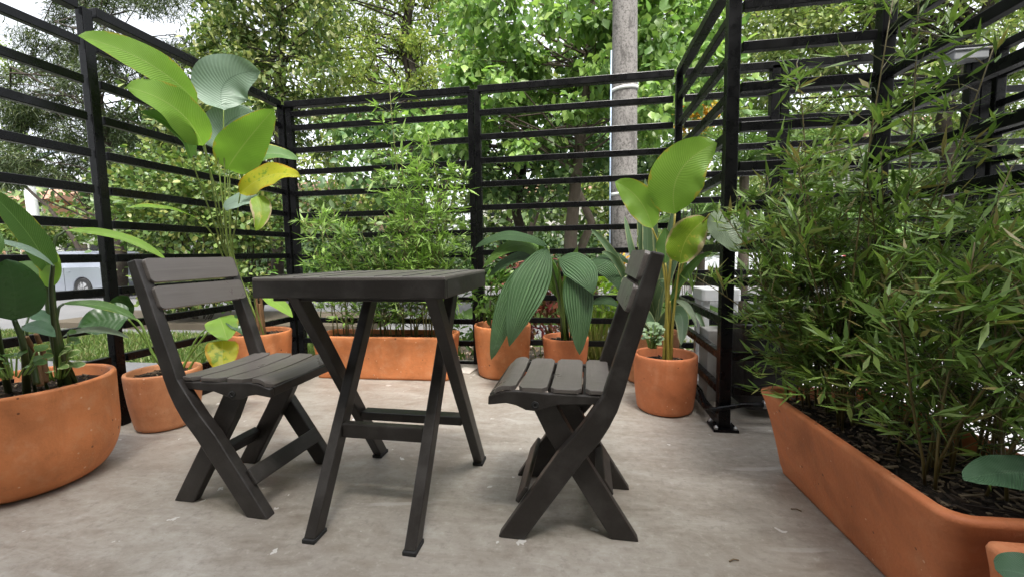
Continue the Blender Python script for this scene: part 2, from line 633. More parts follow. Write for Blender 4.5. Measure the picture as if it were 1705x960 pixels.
def fence(name, label, a, b, zs, posts, post_h=TOP, top=True, group=None, plates=(), ps=POST):
    """run of square tube rails from a to b (x,y); posts = list of (x,y)"""
    a, b = V(a), V(b)
    e = empty(name, (a[0], a[1], 0), 0, label, 'fence', group)
    o = V((a[0], a[1], 0))
    d = unit(b - a)
    L = np.linalg.norm(b - a)
    for z in zs:
        m = MB()
        p, q = V((a[0], a[1], z)) - o, V((b[0], b[1], z)) - o
        m.bar(p, q, RAIL * .82, RAIL)
        m.build('rail', M['black'], e, .003)
    if top:
        m = MB()
        m.bar(V((a[0], a[1], TOP)) - o, V((b[0], b[1], TOP)) - o, POST, .045)
        m.build('top_rail', M['black'], e, .003)
    for (x, y) in posts:
        m = MB()
        m.box((x - o[0], y - o[1], post_h / 2), (ps, ps, post_h))
        pst = m.build('post', M['black'], e, .003)
        if (x, y) in plates:
            m = MB()
            m.box((x - o[0], y - o[1], .006), (.105, .105, .012))
            m.build('base_plate', M['black'], pst, .002)
            for sx, sy in ((-1, -1), (1, -1), (1, 1), (-1, 1)):
                m = MB()
                m.lathe([(.009, .012), (.009, .02), (.004, .026), (.001, .028)], 8, (x - o[0] + sx * .04, y - o[1] + sy * .04, 0), cap1=True)
                m.build('bolt', M['bolt'], pst)
    return e


XL, YB, XR, YF, XS = -2.2, 2.92, .635, 1.95, 1.2
h = .035
fence('metal_fence', 'black slatted fence run beside the large terracotta bowl', (XL, 1.648 - h), (XL, -1.2), ZR, [(XL, 1.648)], ps=.041, group='black metal fence runs')
fence('metal_fence', 'black slatted fence run behind the tall plant, meeting the back corner', (XL, 1.648 + h), (XL, YB - h), ZR, [(XL, YB)], group='black metal fence runs')
fence('metal_fence', 'black slatted fence run behind the long bamboo planter with a doubled top rail', (XL + h, YB), (-.745, YB), [z - .014 for z in ZR] + [1.855], [(XL + .062, YB), (-.742, YB)], ps=.042, group='black metal fence runs')
fence('metal_fence', 'black slatted fence run in front of the concrete utility pole', (-.69, YB), (XR - h, YB), ZR, [(-.696, YB), (XR, YB)], ps=.042, group='black metal fence runs')
fence('metal_fence', 'short black slatted fence run leading from the back corner to the bolted post', (XR, YB - h), (XR, YF + h), ZR, [(XR, YF)], 2.3, top=True, plates=[(XR, YF)], group='black metal fence runs')
ZF = [.177, .333, .497, .66, .822, .985, 1.15, 1.313, 1.474, 1.636, 1.80, 1.965, 2.13]
fence('metal_fence', 'black slatted fence run between the bolted post and the bamboo, hiding the bins', (XR + h, YF), (XS - h, YF), ZF, [(XS, YF)], 2.3, top=False, plates=[(XS, YF)], group='black metal fence runs')
fence('metal_fence', 'black slatted fence run right behind the big bamboo trough', (XS, YF - h), (XS, -1.2), ZF, [(XS, .2)], 2.3, top=False, group='black metal fence runs')
fence('metal_fence', 'outer black slatted fence run behind the bins and the palm', (XR + h, YB), (2.34, YB), ZR, [(1.2, YB), (1.255, YB), (2.26, YB), (2.315, YB)], group='black metal fence runs')
fence('metal_fence', 'outer black slatted fence run coming forward from under the grey box', (2.38, YB - h), (2.38, -1.2), ZR, [(2.38, YB - .01)], group='black metal fence runs')
fence('metal_fence', 'outer black slatted fence run to the right of the grey box', (2.42, YB + .25), (5.6, YB + .25), ZR, [(2.445, YB + .25), (4.0, YB + .25), (5.6, YB + .25)], group='black metal fence runs')

# grey lamp housing on top of the outer corner
e = empty('floodlight', P(1607, 96, 2.88), 0, 'grey metal box lamp fixed on the top rail at the outer fence corner', 'floodlight')
m = MB(); m.box((0, 0, 0), (.17, .085, .05)); m.build('housing', M['grey_box'], e, .006)
m = MB(); m.box((.005, 0, .0285), (.19, .1, .01)); m.build('lid', M['grey_box'], e, .003)
m = MB(); m.box((.04, .03, -.045), (.03, .02, .06)); m.build('bracket', M['black'], e, .002)

# cable on the foot of the bolted post
m = MB()
pts = [G(1158, 612, .1), (XR - .035, 2.3, .1), (XR - .05, 2.12, .11), (XR - .06, 2.0, .075), (XR - .045, YF - .04, .1), (XR + .06, YF - .045, .125), (.82, YF - .05, .135)]
m.tube(pts, .011, 8)
o = tag(m.build('cable', M['black'], None, 0, True), 'black cable looped round the foot of the bolted fence post', 'cable')
m = MB(); m.lathe([(.016, -.02), (.018, -.018), (.018, .018), (.016, .02)], 12, cap0=True, cap1=True)
cl = m.build('clamp', M['bolt'], o)
cl.location = (.8, YF - .05, .134); cl.rotation_euler = (0, R_(90), 0)


# ------------------------------------------------------------------ pots
def round_pot(loc, r_rim, r_base, hgt, mat, label, belly=.0, group='terracotta pots', soil_z=.05, t=.018, name='terracotta_pot', curve=0):
    e = empty(name, loc, random.random() * 3, label, 'pot', group)
    if curve:
        prof = [(0.001, .0), (r_base, 0)]
        for k in range(1, 21):
            q = (k / 20) ** 1.6
            qq = min(1, q / curve)
            prof.append((r_base + (r_rim - r_base) * math.sqrt(1 - (1 - qq) ** 2), (hgt - .012) * q))
    else:
        cr = .026
        prof = [(0.001, .0), (r_base - cr, 0)] + [(r_base - cr + cr * math.sin(a), cr - cr * math.cos(a)) for a in (R_(20), R_(45), R_(70), R_(90))]
        for k in range(1, 12):
            q = k / 12
            prof.append((r_base + (r_rim - r_base) * q + belly * .5 * math.sin(q * math.pi), cr + (hgt - cr - .01) * q))
    prof += [(r_rim, hgt - .008), (r_rim - .003, hgt - .002), (r_rim - t * .5, hgt), (r_rim - t + .003, hgt - .002), (r_rim - t, hgt - .009), (r_rim - t - .004, hgt - soil_z - .05), (r_rim - t - .05, hgt - soil_z - .06)]
    m = MB()
    m.lathe(prof, 72, wob=.004)
    m.build('body', mat, e, 0, True)
    soil_disc(e, r_rim - t - .001, hgt - soil_z)
    return e


def chips(mb, fn, n, ln=(.008, .03)):
    """bark chips and bits lying on the soil"""
    for _ in range(n):
        p = fn()
        a = random.random() * 6.28
        l = random.uniform(*ln)
        d = V((math.cos(a) * l, math.sin(a) * l, random.uniform(-.004, .008)))
        mb.bar(p - d / 2, p + d / 2, random.uniform(.0015, .007) if l < .05 else .003, random.uniform(.0015, .004), mi=1)


M['chip'] = leaf_mat('bark_chips', [(.02, .014, .01), (.06, .04, .025), (.14, .1, .06), (.25, .19, .12), (.03, .02, .014)], 0, .85)


def soil_disc(e, r, z):
    m = MB()
    rings = []
    for i in range(9):
        rr = r * i / 8 + .0005
        rings.append([(rr * math.cos(a), rr * math.sin(a), z + (random.uniform(-.006, .008) if 0 < i < 8 else 0)) for a in [2 * math.pi * k / 40 for k in range(40)]])
    m.rings(rings)

    def fn():
        a = random.random() * 6.28
        q = r * .95 * math.sqrt(random.random())
        return V((q * math.cos(a), q * math.sin(a), z + .006))
    chips(m, fn, int(2600 * r * r) + 30)
    return m.build('soil', [M['soil'], M['chip']], e)


def rrect(hx, hy, r, z, n=7):
    pts = []
    for cx, cy, a0 in ((hx - r, hy - r, 0), (-hx + r, hy - r, 90), (-hx + r, -hy + r, 180), (hx - r, -hy + r, 270)):
        for k in range(n):
            a = R_(a0 + 90 * k / (n - 1))
            pts.append((cx + r * math.cos(a), cy + r * math.sin(a), z))
    return pts


def trough(loc, rz, hx, hy, hgt, flare, r, mat, label, t=.022, soil_z=.04, name='terracotta_trough'):
    e = empty(name, loc, rz, label, 'planter', 'terracotta troughs')
    rings = [rrect(hx * .3, hy * .3, r * .3, 0), rrect(hx - .012, hy - .012, r * .9, 0), rrect(hx - .002, hy - .002, r, .006), rrect(hx, hy, r, .018)]
    for q in (.12, .25, .4, .55, .7, .85):
        bulge = .004 * math.sin(q * 3.14)
        rings.append(rrect(hx + flare * q - bulge, hy + flare * q - bulge, r + flare * .4 * q, hgt * q))
    X, Yy, rr = hx + flare, hy + flare, r + flare * .4
    rings += [rrect(X, Yy, rr, hgt - .012), rrect(X - .002, Yy - .002, rr, hgt - .004), rrect(X - .008, Yy - .008, rr * .95, hgt), rrect(X - t + .006, Yy - t + .006, rr * .8, hgt),
              rrect(X - t, Yy - t, rr * .75, hgt - .006), rrect(X - t - .006, Yy - t - .006, rr * .7, hgt - soil_z - .05)]
    m = MB()
    m.rings(rings, cap0=True)
    m.build('body', mat, e, 0, True)
    m = MB()
    z = hgt - soil_z
    nx, ny = max(6, int(X / .03)), max(6, int(Yy / .03))
    ax, ay = X - t - .004, Yy - t - .004
    vs = [(-ax + 2 * ax * i / nx, -ay + 2 * ay * j / ny, z + (random.uniform(-.008, .012) if 0 < i < nx and 0 < j < ny else -.004)) for j in range(ny + 1) for i in range(nx + 1)]
    fs = [(j * (nx + 1) + i, j * (nx + 1) + i + 1, (j + 1) * (nx + 1) + i + 1, (j + 1) * (nx + 1) + i) for j in range(ny) for i in range(nx)]
    m.add(vs, fs)
    chips(m, lambda: V((random.uniform(-ax, ax) * .95, random.uniform(-ay, ay) * .96, z + .009)), int(3600 * ax * ay * 4), (.006, .032))
    chips(m, lambda: V((random.uniform(-ax, ax) * .9, random.uniform(-ay, ay) * .9, z + .014)), int(130 * ax * ay * 4), (.06, .14))
    m.build('soil', [M['soil'], M['chip']], e)
    return e


BOWL = (-1.98, 1.165)
round_pot((*BOWL, 0), .25, .15, .372, M['terra'], 'large wide terracotta bowl by the left fence, holding the big green leaves', .012, soil_z=.045, t=.02, curve=.5)
POT2 = (-1.98, 1.68)
round_pot((*POT2, 0), .15, .125, .272, M['terra_pale'], 'terracotta pot with pale stains between the large bowl and the left chair', .008, soil_z=.03)
POT3 = (-2.0, 2.33)
round_pot((*POT3, 0), .178, .15, .335, M['terra'], 'terracotta pot in the back left corner holding the tall big-leaved plant', .006, soil_z=.03)
POT5 = (-.505, 2.69)
round_pot((*POT5, 0), .188, .165, .338, M['terra'], 'terracotta pot right of the long bamboo planter, half covered by drooping leaves', .008, soil_z=.06)
POT6 = (-.09, 2.68)
round_pot((*POT6, 0), .148, .125, .262, M['terra_red'], 'darker terracotta pot behind the chair seat holding the pleated palm grass', .004, soil_z=.035)
POT7 = (.425, 2.165)
round_pot((*POT7, 0), .152, .136, .288, M['terra_red'], 'terracotta pot beside the bolted fence post with two slim yellow stems', .01, soil_z=.05)
POTB = (.43, 2.66)
round_pot((*POTB, 0), .175, .15, .31, M['terra_pale'], 'terracotta pot mostly hidden behind the backrest, holding strap leaves', .006, soil_z=.04)
TR4 = (-1.27, 2.585)
trough((*TR4, 0), R_(1.5), .45, .12, .284, .022, .035, M['terra'], 'long terracotta trough of feathery bamboo behind the table')
TR8 = (.858, 1.25)
trough((TR8[0], TR8[1], 0), R_(2.0), .135, .335, .298, .062, .022, M['terra_red'], 'large terracotta trough of dense bamboo on the right side', t=.026)
CP = (.90, .59)
trough((CP[0], CP[1], 0), 0, .2, .195, .298, .018, .012, M['terra_red'], 'square terracotta planter cut off at the bottom right corner', t=.03, name='terracotta_planter')

# ------------------------------------------------------------------ folding table
TB = empty('folding_table', (-.61, 1.25, 0), R_(-1.2), 'dark brown resin folding table with crossed legs between two chairs', 'table')
m = MB()
TX, TY = .285, .215
m.box((-.012, .0, .736), (TX * 2, TY * 2, .014))
o = m.build('table_top', M['chair'], TB, .004)
m = MB()
for k in range(-3, 4):
    if k: m.box((-.012 + k * TX * 2 / 7, 0, .7434), (.003, TY * 1.86, .0012))
m.build('groove', M['rubber'], o)
m = MB()
for sy in (-1, 1): m.box((-.012, sy * (TY - .008), .711), (TX * 2 - .0, .016, .052))
for sx in (-1, 1): m.box((-.012 + sx * (TX - .008), 0, .711), (.016, TY * 2 - .034, .052))
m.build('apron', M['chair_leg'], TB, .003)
lw = .026


def xleg(x0, x1, y0, y1, z1):
    m = MB()
    m.prism([(y0 - lw, .012), (y0 + lw, .012), (y1 + lw, z1), (y1 - lw, z1)], 0, x0, x1)
    return m


for xa in (-.135, .165):
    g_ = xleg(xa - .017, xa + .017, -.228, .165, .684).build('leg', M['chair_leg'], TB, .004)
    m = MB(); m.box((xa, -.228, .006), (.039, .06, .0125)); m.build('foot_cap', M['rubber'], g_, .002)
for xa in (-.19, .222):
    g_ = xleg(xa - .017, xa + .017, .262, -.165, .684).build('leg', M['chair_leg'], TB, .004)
    m = MB(); m.box((xa, .262, .006), (.039, .06, .0125)); m.build('foot_cap', M['rubber'], g_, .002)


def yat(y0, y1, z): return y0 + (y1 - y0) * (z - .012) / .672


m = MB(); zc = .26; m.bar((-.118, yat(-.228, .165, zc), zc), (.148, yat(-.228, .165, zc), zc), .03, .045); m.build('crossbar', M['chair_leg'], TB, .004)
m = MB(); zc = .225; m.bar((-.173, yat(.262, -.165, zc), zc), (.205, yat(.262, -.165, zc), zc), .05, .03); m.build('crossbar', M['chair_leg'], TB, .004)
m = MB()
for sx in (-1, 1): m.box((-.012, sx * .165, .679), (.5, .03, .012))
m.build('under_rail', M['chair_leg'], TB, .002)


# ------------------------------------------------------------------ folding chairs (local: x forward, y across)
def folding_chair(loc, rz, label):
    e = empty('folding_chair', loc, rz, label, 'chair', 'brown folding chairs')
    fe = [(-.182, .800), (-.148, .698), (-.125, .621), (-.092, .519), (-.063, .425), (-.04, .388), (-.017, .353), (.011, .313), (.058, .256), (.162, .099), (.227, 0)]
    be = [(-.214, .792), (-.186, .68), (-.168, .615), (-.143, .53), (-.118, .435), (-.101, .383), (-.08, .338), (-.056, .297), (-.012, .241), (.026, .185), (.152, 0)]
    for s in (-1, 1):
        m = MB()
        n = len(fe)
        y0, y1 = sorted((s * .184, s * .148))
        vs = []
        for yy in (y0, y1):
            vs += [(p[0], yy, p[1]) for p in fe] + [(p[0], yy, p[1]) for p in be]
        fs = []
        for i in range(n - 1):
            fs += [(i, i + 1, n + i + 1, n + i), (2 * n + i, 3 * n + i, 3 * n + i + 1, 2 * n + i + 1),
                   (i, 2 * n + i, 2 * n + i + 1, i + 1), (n + i, n + i + 1, 3 * n + i + 1, 3 * n + i)]
        fs += [(0, n, 3 * n, 2 * n), (n - 1, 3 * n - 1, 4 * n - 1, 2 * n - 1)]
        m.add(vs, fs)
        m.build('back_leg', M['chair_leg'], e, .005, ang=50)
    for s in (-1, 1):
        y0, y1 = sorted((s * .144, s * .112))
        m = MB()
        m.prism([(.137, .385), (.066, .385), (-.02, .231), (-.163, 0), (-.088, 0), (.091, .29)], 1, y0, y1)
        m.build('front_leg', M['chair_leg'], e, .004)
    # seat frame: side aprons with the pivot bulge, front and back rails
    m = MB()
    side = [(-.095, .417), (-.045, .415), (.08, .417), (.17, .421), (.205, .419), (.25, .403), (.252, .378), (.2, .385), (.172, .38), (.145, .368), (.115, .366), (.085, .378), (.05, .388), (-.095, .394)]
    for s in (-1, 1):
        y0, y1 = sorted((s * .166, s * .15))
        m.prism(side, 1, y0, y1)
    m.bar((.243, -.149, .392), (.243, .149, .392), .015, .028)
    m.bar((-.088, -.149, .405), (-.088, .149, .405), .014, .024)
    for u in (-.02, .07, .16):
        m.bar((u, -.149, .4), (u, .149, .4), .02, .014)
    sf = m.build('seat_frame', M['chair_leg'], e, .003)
    for s in (-1, 1):
        m = MB()
        m.lathe([(.011, 0), (.011, .003), (.006, .004), (.005, .002), (.001, .002)], 14)
        b = m.build('pivot', M['rubber'], sf)
        b.location = (.118, s * .1665, .384)
        b.rotation_euler = (R_(-90 * s), 0, 0)
    # slats: strips across the seat, dished in the middle, the front one falling over the lip
    for (u0, u1) in ((.176, .243), (.087, .166), (-.008, .077), (-.09, -.018)):
        m = MB()
        nu, ny = 8, 16
        top, bot = [], []
        for j in range(ny + 1):
            yy = -.163 + .326 * j / ny
            for i in range(nu + 1):
                u = u0 + (u1 - u0) * i / nu
                # rounded corners
                edge = abs(yy) / .163
                cr = .012
                uu = u
                d = max(0, abs(yy) - (.163 - cr))
                if d > 0:
                    inset = cr - math.sqrt(max(0, cr * cr - d * d))
                    uu = max(u0 + inset, min(u1 - inset, u))
                z = .431 - .007 * (1 - edge ** 2)
                if u > .2: z -= 9.0 * (u - .2) ** 2
                if u > .165: z += .004 * math.sin((u - .165) / .078 * math.pi)
                top.append((uu, yy, z)); bot.append((uu, yy, z - .013))
        n = len(top)
        fs = []
        for j in range(ny):
            for i in range(nu):
                a = j * (nu + 1) + i
                fs += [(a, a + 1, a + nu + 2, a + nu + 1), (n + a, n + a + nu + 1, n + a + nu + 2, n + a + 1)]
        for j in range(ny):
            a, b = j * (nu + 1), (j + 1) * (nu + 1)
            fs += [(a, b, n + b, n + a), (a + nu, n + a + nu, n + b + nu, b + nu)]
        for i in range(nu):
            a = ny * (nu + 1) + i
            fs += [(i, n + i, n + i + 1, i + 1), (a, a + 1, n + a + 1, n + a)]
        m.add(top + bot, fs)
        m.build('seat_slat', M['chair'], e, .0025, ang=50)
    # back slats, laid on the front of the posts
    for (z0, z1) in ((.724, .799), (.640, .712)):
        def fx(z): return -.182 + (.800 - z) * (.057 / .179)
        a, b = V((fx(z0), 0, z0)), V((fx(z1), 0, z1))
        t = unit(b - a)
        nn = V((t[2], 0, -t[0]))
        m = MB()
        hh = np.linalg.norm(b - a) / 2
        mid = (a + b) / 2
        outline = []
        for cy, cz, a0 in ((.166 - .014, hh - .014, 0), (-.166 + .014, hh - .014, 90), (-.166 + .014, -hh + .014, 180), (.166 - .014, -hh + .014, 270)):
            for k in range(5):
                an = R_(a0 + 90 * k / 4)
                outline.append((cy + .014 * math.cos(an), cz + .014 * math.sin(an)))
        rings = []
        for off, sc in ((-.004, 1), (.010, 1), (.013, .985)):
            rings.append([tuple(mid + t * q[1] * sc + V((0, 1, 0)) * q[0] * (sc if sc == 1 else .993) + nn * off) for q in outline])
        m.rings(rings, cap0=True, cap1=True)
        m.build('back_slat', M['chair'], e, 0)
        m = MB()
        m.bar(mid - nn * .012 + V((0, -.147, 0)), mid - nn * .012 + V((0, .147, 0)), .014, hh * 1.2, up=t)
        m.build('back_rail', M['chair_leg'], e, .003)
    # stretchers, one on each pair of legs
    d = unit(V((.227 - .058, 0, -.256)))
    nn = V((-d[2], 0, d[0]))
    c0 = V((.158, 0, .118)) + nn * .002
    m = MB(); m.bar(c0 + V((0, -.163, 0)), c0 + V((0, .163, 0)), .014, .055, up=d); m.build('stretcher', M['chair_leg'], e, .004)
    d = unit(V((-.163 + .02, 0, -.231)))
    nn = V((d[2], 0, -d[0]))
    c0 = V((-.075, 0, .128)) + nn * -.004
    m = MB(); m.bar(c0 + V((0, -.111, 0)), c0 + V((0, .111, 0)), .05, .03, up=nn); m.build('stretcher', M['chair_leg'], e, .004)
    return e


folding_chair((.0, 1.275, 0), R_(180 - 1), 'dark brown folding chair right of the table, seen side-on and facing left')
folding_chair((-1.165, 1.265, 0), R_(-1.5), 'dark brown folding chair left of the table, its back slats showing')


# ------------------------------------------------------------------ bins and boxes behind the bolted post
e = empty('wheelie_bin', (.9, 2.24, 0), R_(2), 'black wheelie bin behind the bolted fence post', 'bin')
m = MB()
rings = [rrect(.12, .15, .03, .04), rrect(.125, .155, .03, .06), rrect(.14, .17, .035, .4), rrect(.15, .18, .035, .405), rrect(.15, .18, .035, .43)]
m.rings(rings, cap0=True, cap1=True); m.build('body', M['bin'], e, 0)
m = MB(); m.rings([rrect(.153, .183, .04, .435), rrect(.155, .185, .04, .45), rrect(.13, .15, .04, .465)], cap0=True, cap1=True); m.build('lid', M['bin'], e)
for s in (-1, 1):
    m = MB(); m.lathe([(.001, -.02), (.06, -.02), (.065, -.012), (.065, .012), (.06, .02), (.001, .02)], 20)
    o = m.build('wheel', M['bin'], e); o.location = (s * .1, .16, .066); o.rotation_euler = (0, R_(90), 0)
m = MB(); m.tube([(-.11, .17, .42), (-.11, .22, .44), (.11, .22, .44), (.11, .17, .42)], .012, 8); m.build('handle', M['bin'], e)
e = empty('plastic_table', (.79, 2.6, 0), 0, 'small white plastic pedestal table behind the short fence run', 'table')
m = MB(); m.rings([rrect(.1, .1, .02, .51), rrect(.105, .105, .02, .515), rrect(.105, .105, .02, .575), rrect(.1, .1, .02, .58)], cap0=True, cap1=True); m.build('table_top', M['white_plastic'], e)
for sx in (-1, 1):
    for sy in (-1, 1):
        m = MB(); m.prism([(sx * .08 - .016, 0), (sx * .08 + .016, 0), (sx * .075 + .02, .511), (sx * .075 - .02, .511)], 1, sy * .07 - .018, sy * .07 + .018)
        m.build('leg', M['white_plastic'], e, .006)
m = MB(); m.box((0, 0, .19), (.12, .16, .38))
o = m.build('concrete_block', M['grey_concrete'], None, .006); o.location = (.725, 2.38, 0)
tag(o, 'grey concrete block in front of the white plastic table', 'block')
m = MB(); m.box((0, 0, .006), (.1, .13, .012))
o = m.build('floor_tile', stucco('pale_tile', (.55, .52, .46), (.66, .63, .58)), None, .002); o.location = tuple(G(777, 618, 0)); o.rotation_euler = (0, 0, R_(-8))
tag(o, 'loose pale tile lying on the floor beside the round pot', 'tile')
for (px, py, a, lb) in ((1222, 932, 20, 'short brown twig lying on the concrete in front of the bamboo trough'), (1326, 848, -15, 'thin brown twig lying near the bottom edge of the bamboo trough')):
    m = MB(); q = G(px, py, .003)
    m.tube([(-.014, 0, 0), (0, .002, .002), (.013, -.001, 0)], .0018, 6)
    o = m.build('twig', M['chip']); o.location = tuple(q); o.rotation_euler = (0, 0, R_(a)); tag(o, lb, 'twig')


# ------------------------------------------------------------------ big-leaved plants
def to_cam(p): return unit(CAM - V(p))


def blade_mesh(base, tip, width, bow=(0, 0, 0), face=(0, 0, 1), a=.8, b=.85, fold=.25, wave=.03, nv=18, nu=9, droop=0., twist=0., thick=.0016):
    base, tip, bow = V(base), V(tip), V(bow)
    face = unit(face)
    L = np.linalg.norm(tip - base)
    vs, uvs = [], []
    ph = random.random() * 6
    c = (base + tip) / 2 + bow * 2 - 0
    for j in range(nv + 1):
        t = j / nv
        p = base * (1 - t) ** 2 + c * 2 * t * (1 - t) * 1.0 + tip * t * t if True else 0
        q = 2 * (1 - t) * (c - base) + 2 * t * (tip - c)
        T = unit(q)
        s = unit(np.cross(T, face))
        up = np.cross(s, T)
        if twist:
            an = twist * t
            s, up = s * math.cos(an) + up * math.sin(an), up * math.cos(an) - s * math.sin(an)
        wd = width * .5 * (math.sin(math.pi * min(1, max(0, t)) ** a) ** b if 0 < t < 1 else .0) + .0015
        for i in range(nu + 1):
            x = 2 * i / nu - 1
            ruff = wave * width * math.sin(t * 14 + ph + (2 if x > 0 else 0)) * abs(x) ** 2
            v = p + s * x * wd + up * (fold * wd * abs(x) ** 1.3 - droop * wd * x * x + ruff)
            vs.append(v)
            uvs.append((i / nu, t))
    fs = [(j * (nu + 1) + i, j * (nu + 1) + i + 1, (j + 1) * (nu + 1) + i + 1, (j + 1) * (nu + 1) + i) for j in range(nv) for i in range(nu)]
    return vs, fs, uvs


def blade(parent, origin, base, tip, width, mat, name='leaf', label=None, **kw):
    vs, fs, uvs = blade_mesh(base, tip, width, **kw)
    o = V(origin)
    me = bpy.data.meshes.new(name)
    me.from_pydata([tuple(v - o) for v in vs], [], fs)
    uv = me.uv_layers.new(name='UVMap')
    li = np.empty(len(me.loops), np.int32)
    me.loops.foreach_get('vertex_index', li)
    uv.data.foreach_set('uv', np.array(uvs, np.float32)[li].ravel())
    me.polygons.foreach_set('use_smooth', [True] * len(me.polygons))
    me.materials.append(mat)
    ob = link(name, me, parent)
    if label: ob['label'] = label
    return ob


def stalk(parent, origin, pts, r0, r1, mat, name='stem', n=24):
    """smooth stalk through the given points"""
    pts = [V(p) for p in pts]
    if len(pts) == 2: pts = [pts[0], (pts[0] + pts[1]) / 2, pts[1]]
    out = []
    P4 = [2 * pts[0] - pts[1]] + pts + [2 * pts[-1] - pts[-2]]
    per = max(3, n // (len(pts) - 1))
    for i in range(len(pts) - 1):
        p0, p1, p2, p3 = P4[i:i + 4]
        for k in range(per):
            t = k / per
            out.append(.5 * (2 * p1 + (p2 - p0) * t + (2 * p0 - 5 * p1 + 4 * p2 - p3) * t * t + (3 * p1 - p0 - 3 * p2 + p3) * t ** 3))
    out.append(pts[-1])
    m = MB()
    o = V(origin)
    N = len(out)
    m.tube([p - o for p in out], [r0 + (r1 - r0) * i / (N - 1) for i in range(N)], 8)
    return m.build(name, mat, parent, 0, True)


LM = {
    'bright': blade_mat('leaf_bright_green', (.22, .4, .05), (.36, .48, .13), edge=(.4, .38, .05), edge_amt=.012, trans=.44, rough=.36),
    'mid': blade_mat('leaf_mid_green', (.075, .165, .035), (.2, .32, .1), edge=(.35, .33, .05), edge_amt=.01, trans=.3),
    'pale': blade_mat('leaf_pale_underside', (.22, .31, .23), (.12, .19, .13), trans=.25, rough=.4, ribs=26),
    'dark': blade_mat('leaf_dark_green', (.034, .088, .022), (.05, .11, .035), trans=.22, rough=.3, bump=.2, ribs=9),
    'yellow': blade_mat('leaf_yellowing', (.42, .42, .015), (.5, .5, .1), edge=(.45, .28, .01), edge_amt=.05, trans=.4, spots=(.2, .32, .02), spot_lo=.56),
    'scorched': blade_mat('leaf_scorched', (.2, .33, .02), (.4, .45, .08), edge=(.42, .34, .18), edge_amt=.09, trans=.35, spots=(.5, .44, .06), spot_lo=.56),
    'pleat': blade_mat('leaf_pleated', (.05, .11, .04), (.12, .22, .09), trans=.24, rough=.34, ribs=0, bump=.1),
    'pleat_bright': blade_mat('leaf_pleated_bright', (.14, .27, .045), (.3, .42, .12), trans=.38, rough=.36, ribs=0, bump=.1),
    'blue': blade_mat('leaf_blue_green', (.06, .13, .065), (.1, .19, .1), trans=.15, rough=.35),
    'grey': blade_mat('leaf_grey_green', (.16, .21, .13), (.24, .3, .18), trans=.2, rough=.42, ribs=26),
    'strap': blade_mat('leaf_strap', (.1, .17, .085), (.26, .32, .2), edge=(.35, .38, .2), edge_amt=.1, trans=.25, rough=.4, ribs=0, bump=.05),
}


def pleats(m, count=11):
    """long pleats that run along the blade"""
    t = m.node_tree
    b = t.nodes['Principled BSDF']
    tc = t.nodes.new('ShaderNodeTexCoord'); sp = t.nodes.new('ShaderNodeSeparateXYZ'); t.links.new(tc.outputs['UV'], sp.inputs[0])
    mu = t.nodes.new('ShaderNodeMath'); mu.operation = 'MULTIPLY'; mu.inputs[1].default_value = count * 6.283; t.links.new(sp.outputs[0], mu.inputs[0])
    si = t.nodes.new('ShaderNodeMath'); si.operation = 'SINE'; t.links.new(mu.outputs[0], si.inputs[0])
    bp = t.nodes.new('ShaderNodeBump'); bp.inputs['Strength'].default_value = .8; bp.inputs['Distance'].default_value = .006
    t.links.new(si.outputs[0], bp.inputs['Height'])
    t.links.new(bp.outputs[0], b.inputs['Normal'])
    src = b.inputs['Base Color'].links[0].from_socket
    ml = t.nodes.new('ShaderNodeMapRange'); ml.inputs[1].default_value = .55; ml.inputs[2].default_value = 1; ml.inputs[4].default_value = .5; t.links.new(si.outputs[0], ml.inputs[0])
    mx = t.nodes.new('ShaderNodeMix'); mx.data_type = 'RGBA'; mx.inputs[7].default_value = (.22, .33, .19, 1); t.links.new(ml.outputs[0], mx.inputs[0]); t.links.new(src, mx.inputs[6]); t.links.new(mx.outputs[2], b.inputs['Base Color'])


for k_ in ('pleat', 'pleat_bright'): pleats(LM[k_])
M['stem'] = plain('green_stem', (.12, .2, .03), .45, 0, .3, 20)
M['stem_lime'] = plain('lime_stem', (.2, .27, .06), .45, 0, .3, 20)
M['stem_dark'] = plain('dark_green_stem', (.035, .06, .015), .4, 0, .35, 20)
M['stem_brown'] = plain('brown_sheath', (.16, .085, .035), .7, 0, .45, 30)
M['stem_yellow'] = plain('yellow_stem', (.32, .27, .05), .5, 0, .35, 25)


def plant(name, label, origin, leaves, cat='plant', group=None):
    """leaves: (base px, tip px, width px, bow, face mix, material, kwargs, stalk material, stalk waypoints)"""
    e = empty(name, tuple(origin), 0, label, cat, group)
    for L in leaves:
        (bx, by, bY), (tx, ty, tY), wpx, bow, fm, mat, kw, st = L
        b, t = P(bx, by, bY), P(tx, ty, tY)
        mid = (b + t) / 2
        depth = (mid - CAM) @ _fw
        sc = depth / F_PX
        bv = CR * bow[0] * sc - CU * bow[1] * sc + V((0, 1, 0)) * bow[2]
        face = to_cam(mid) * fm[0] + V((0, 0, 1)) * fm[1] + V((1, 0, 0)) * (fm[2] if len(fm) > 2 else 0)
        lb = kw.pop('label', None)
        o = blade(e, origin, b, t, wpx * sc, LM[mat], label=lb, bow=bv, face=face, **kw)
        if st:
            smat, r0, r1, way = st
            pts = [V(way[0]) if len(way[0]) == 3 and abs(way[0][0]) < 20 else P(*way[0])]
            for wpt in way[1:]: pts.append(P(*wpt))
            pts.append(b)
            stalk(e, origin, pts, r0, r1, M[smat])
    return e


# tall calathea in the back left corner
A0 = V((POT3[0] + .0, POT3[1] - .0, .305))
AY = 2.3


def Ab(dx=0, dy=0): return V((A0[0] + dx, A0[1] + dy, .30))


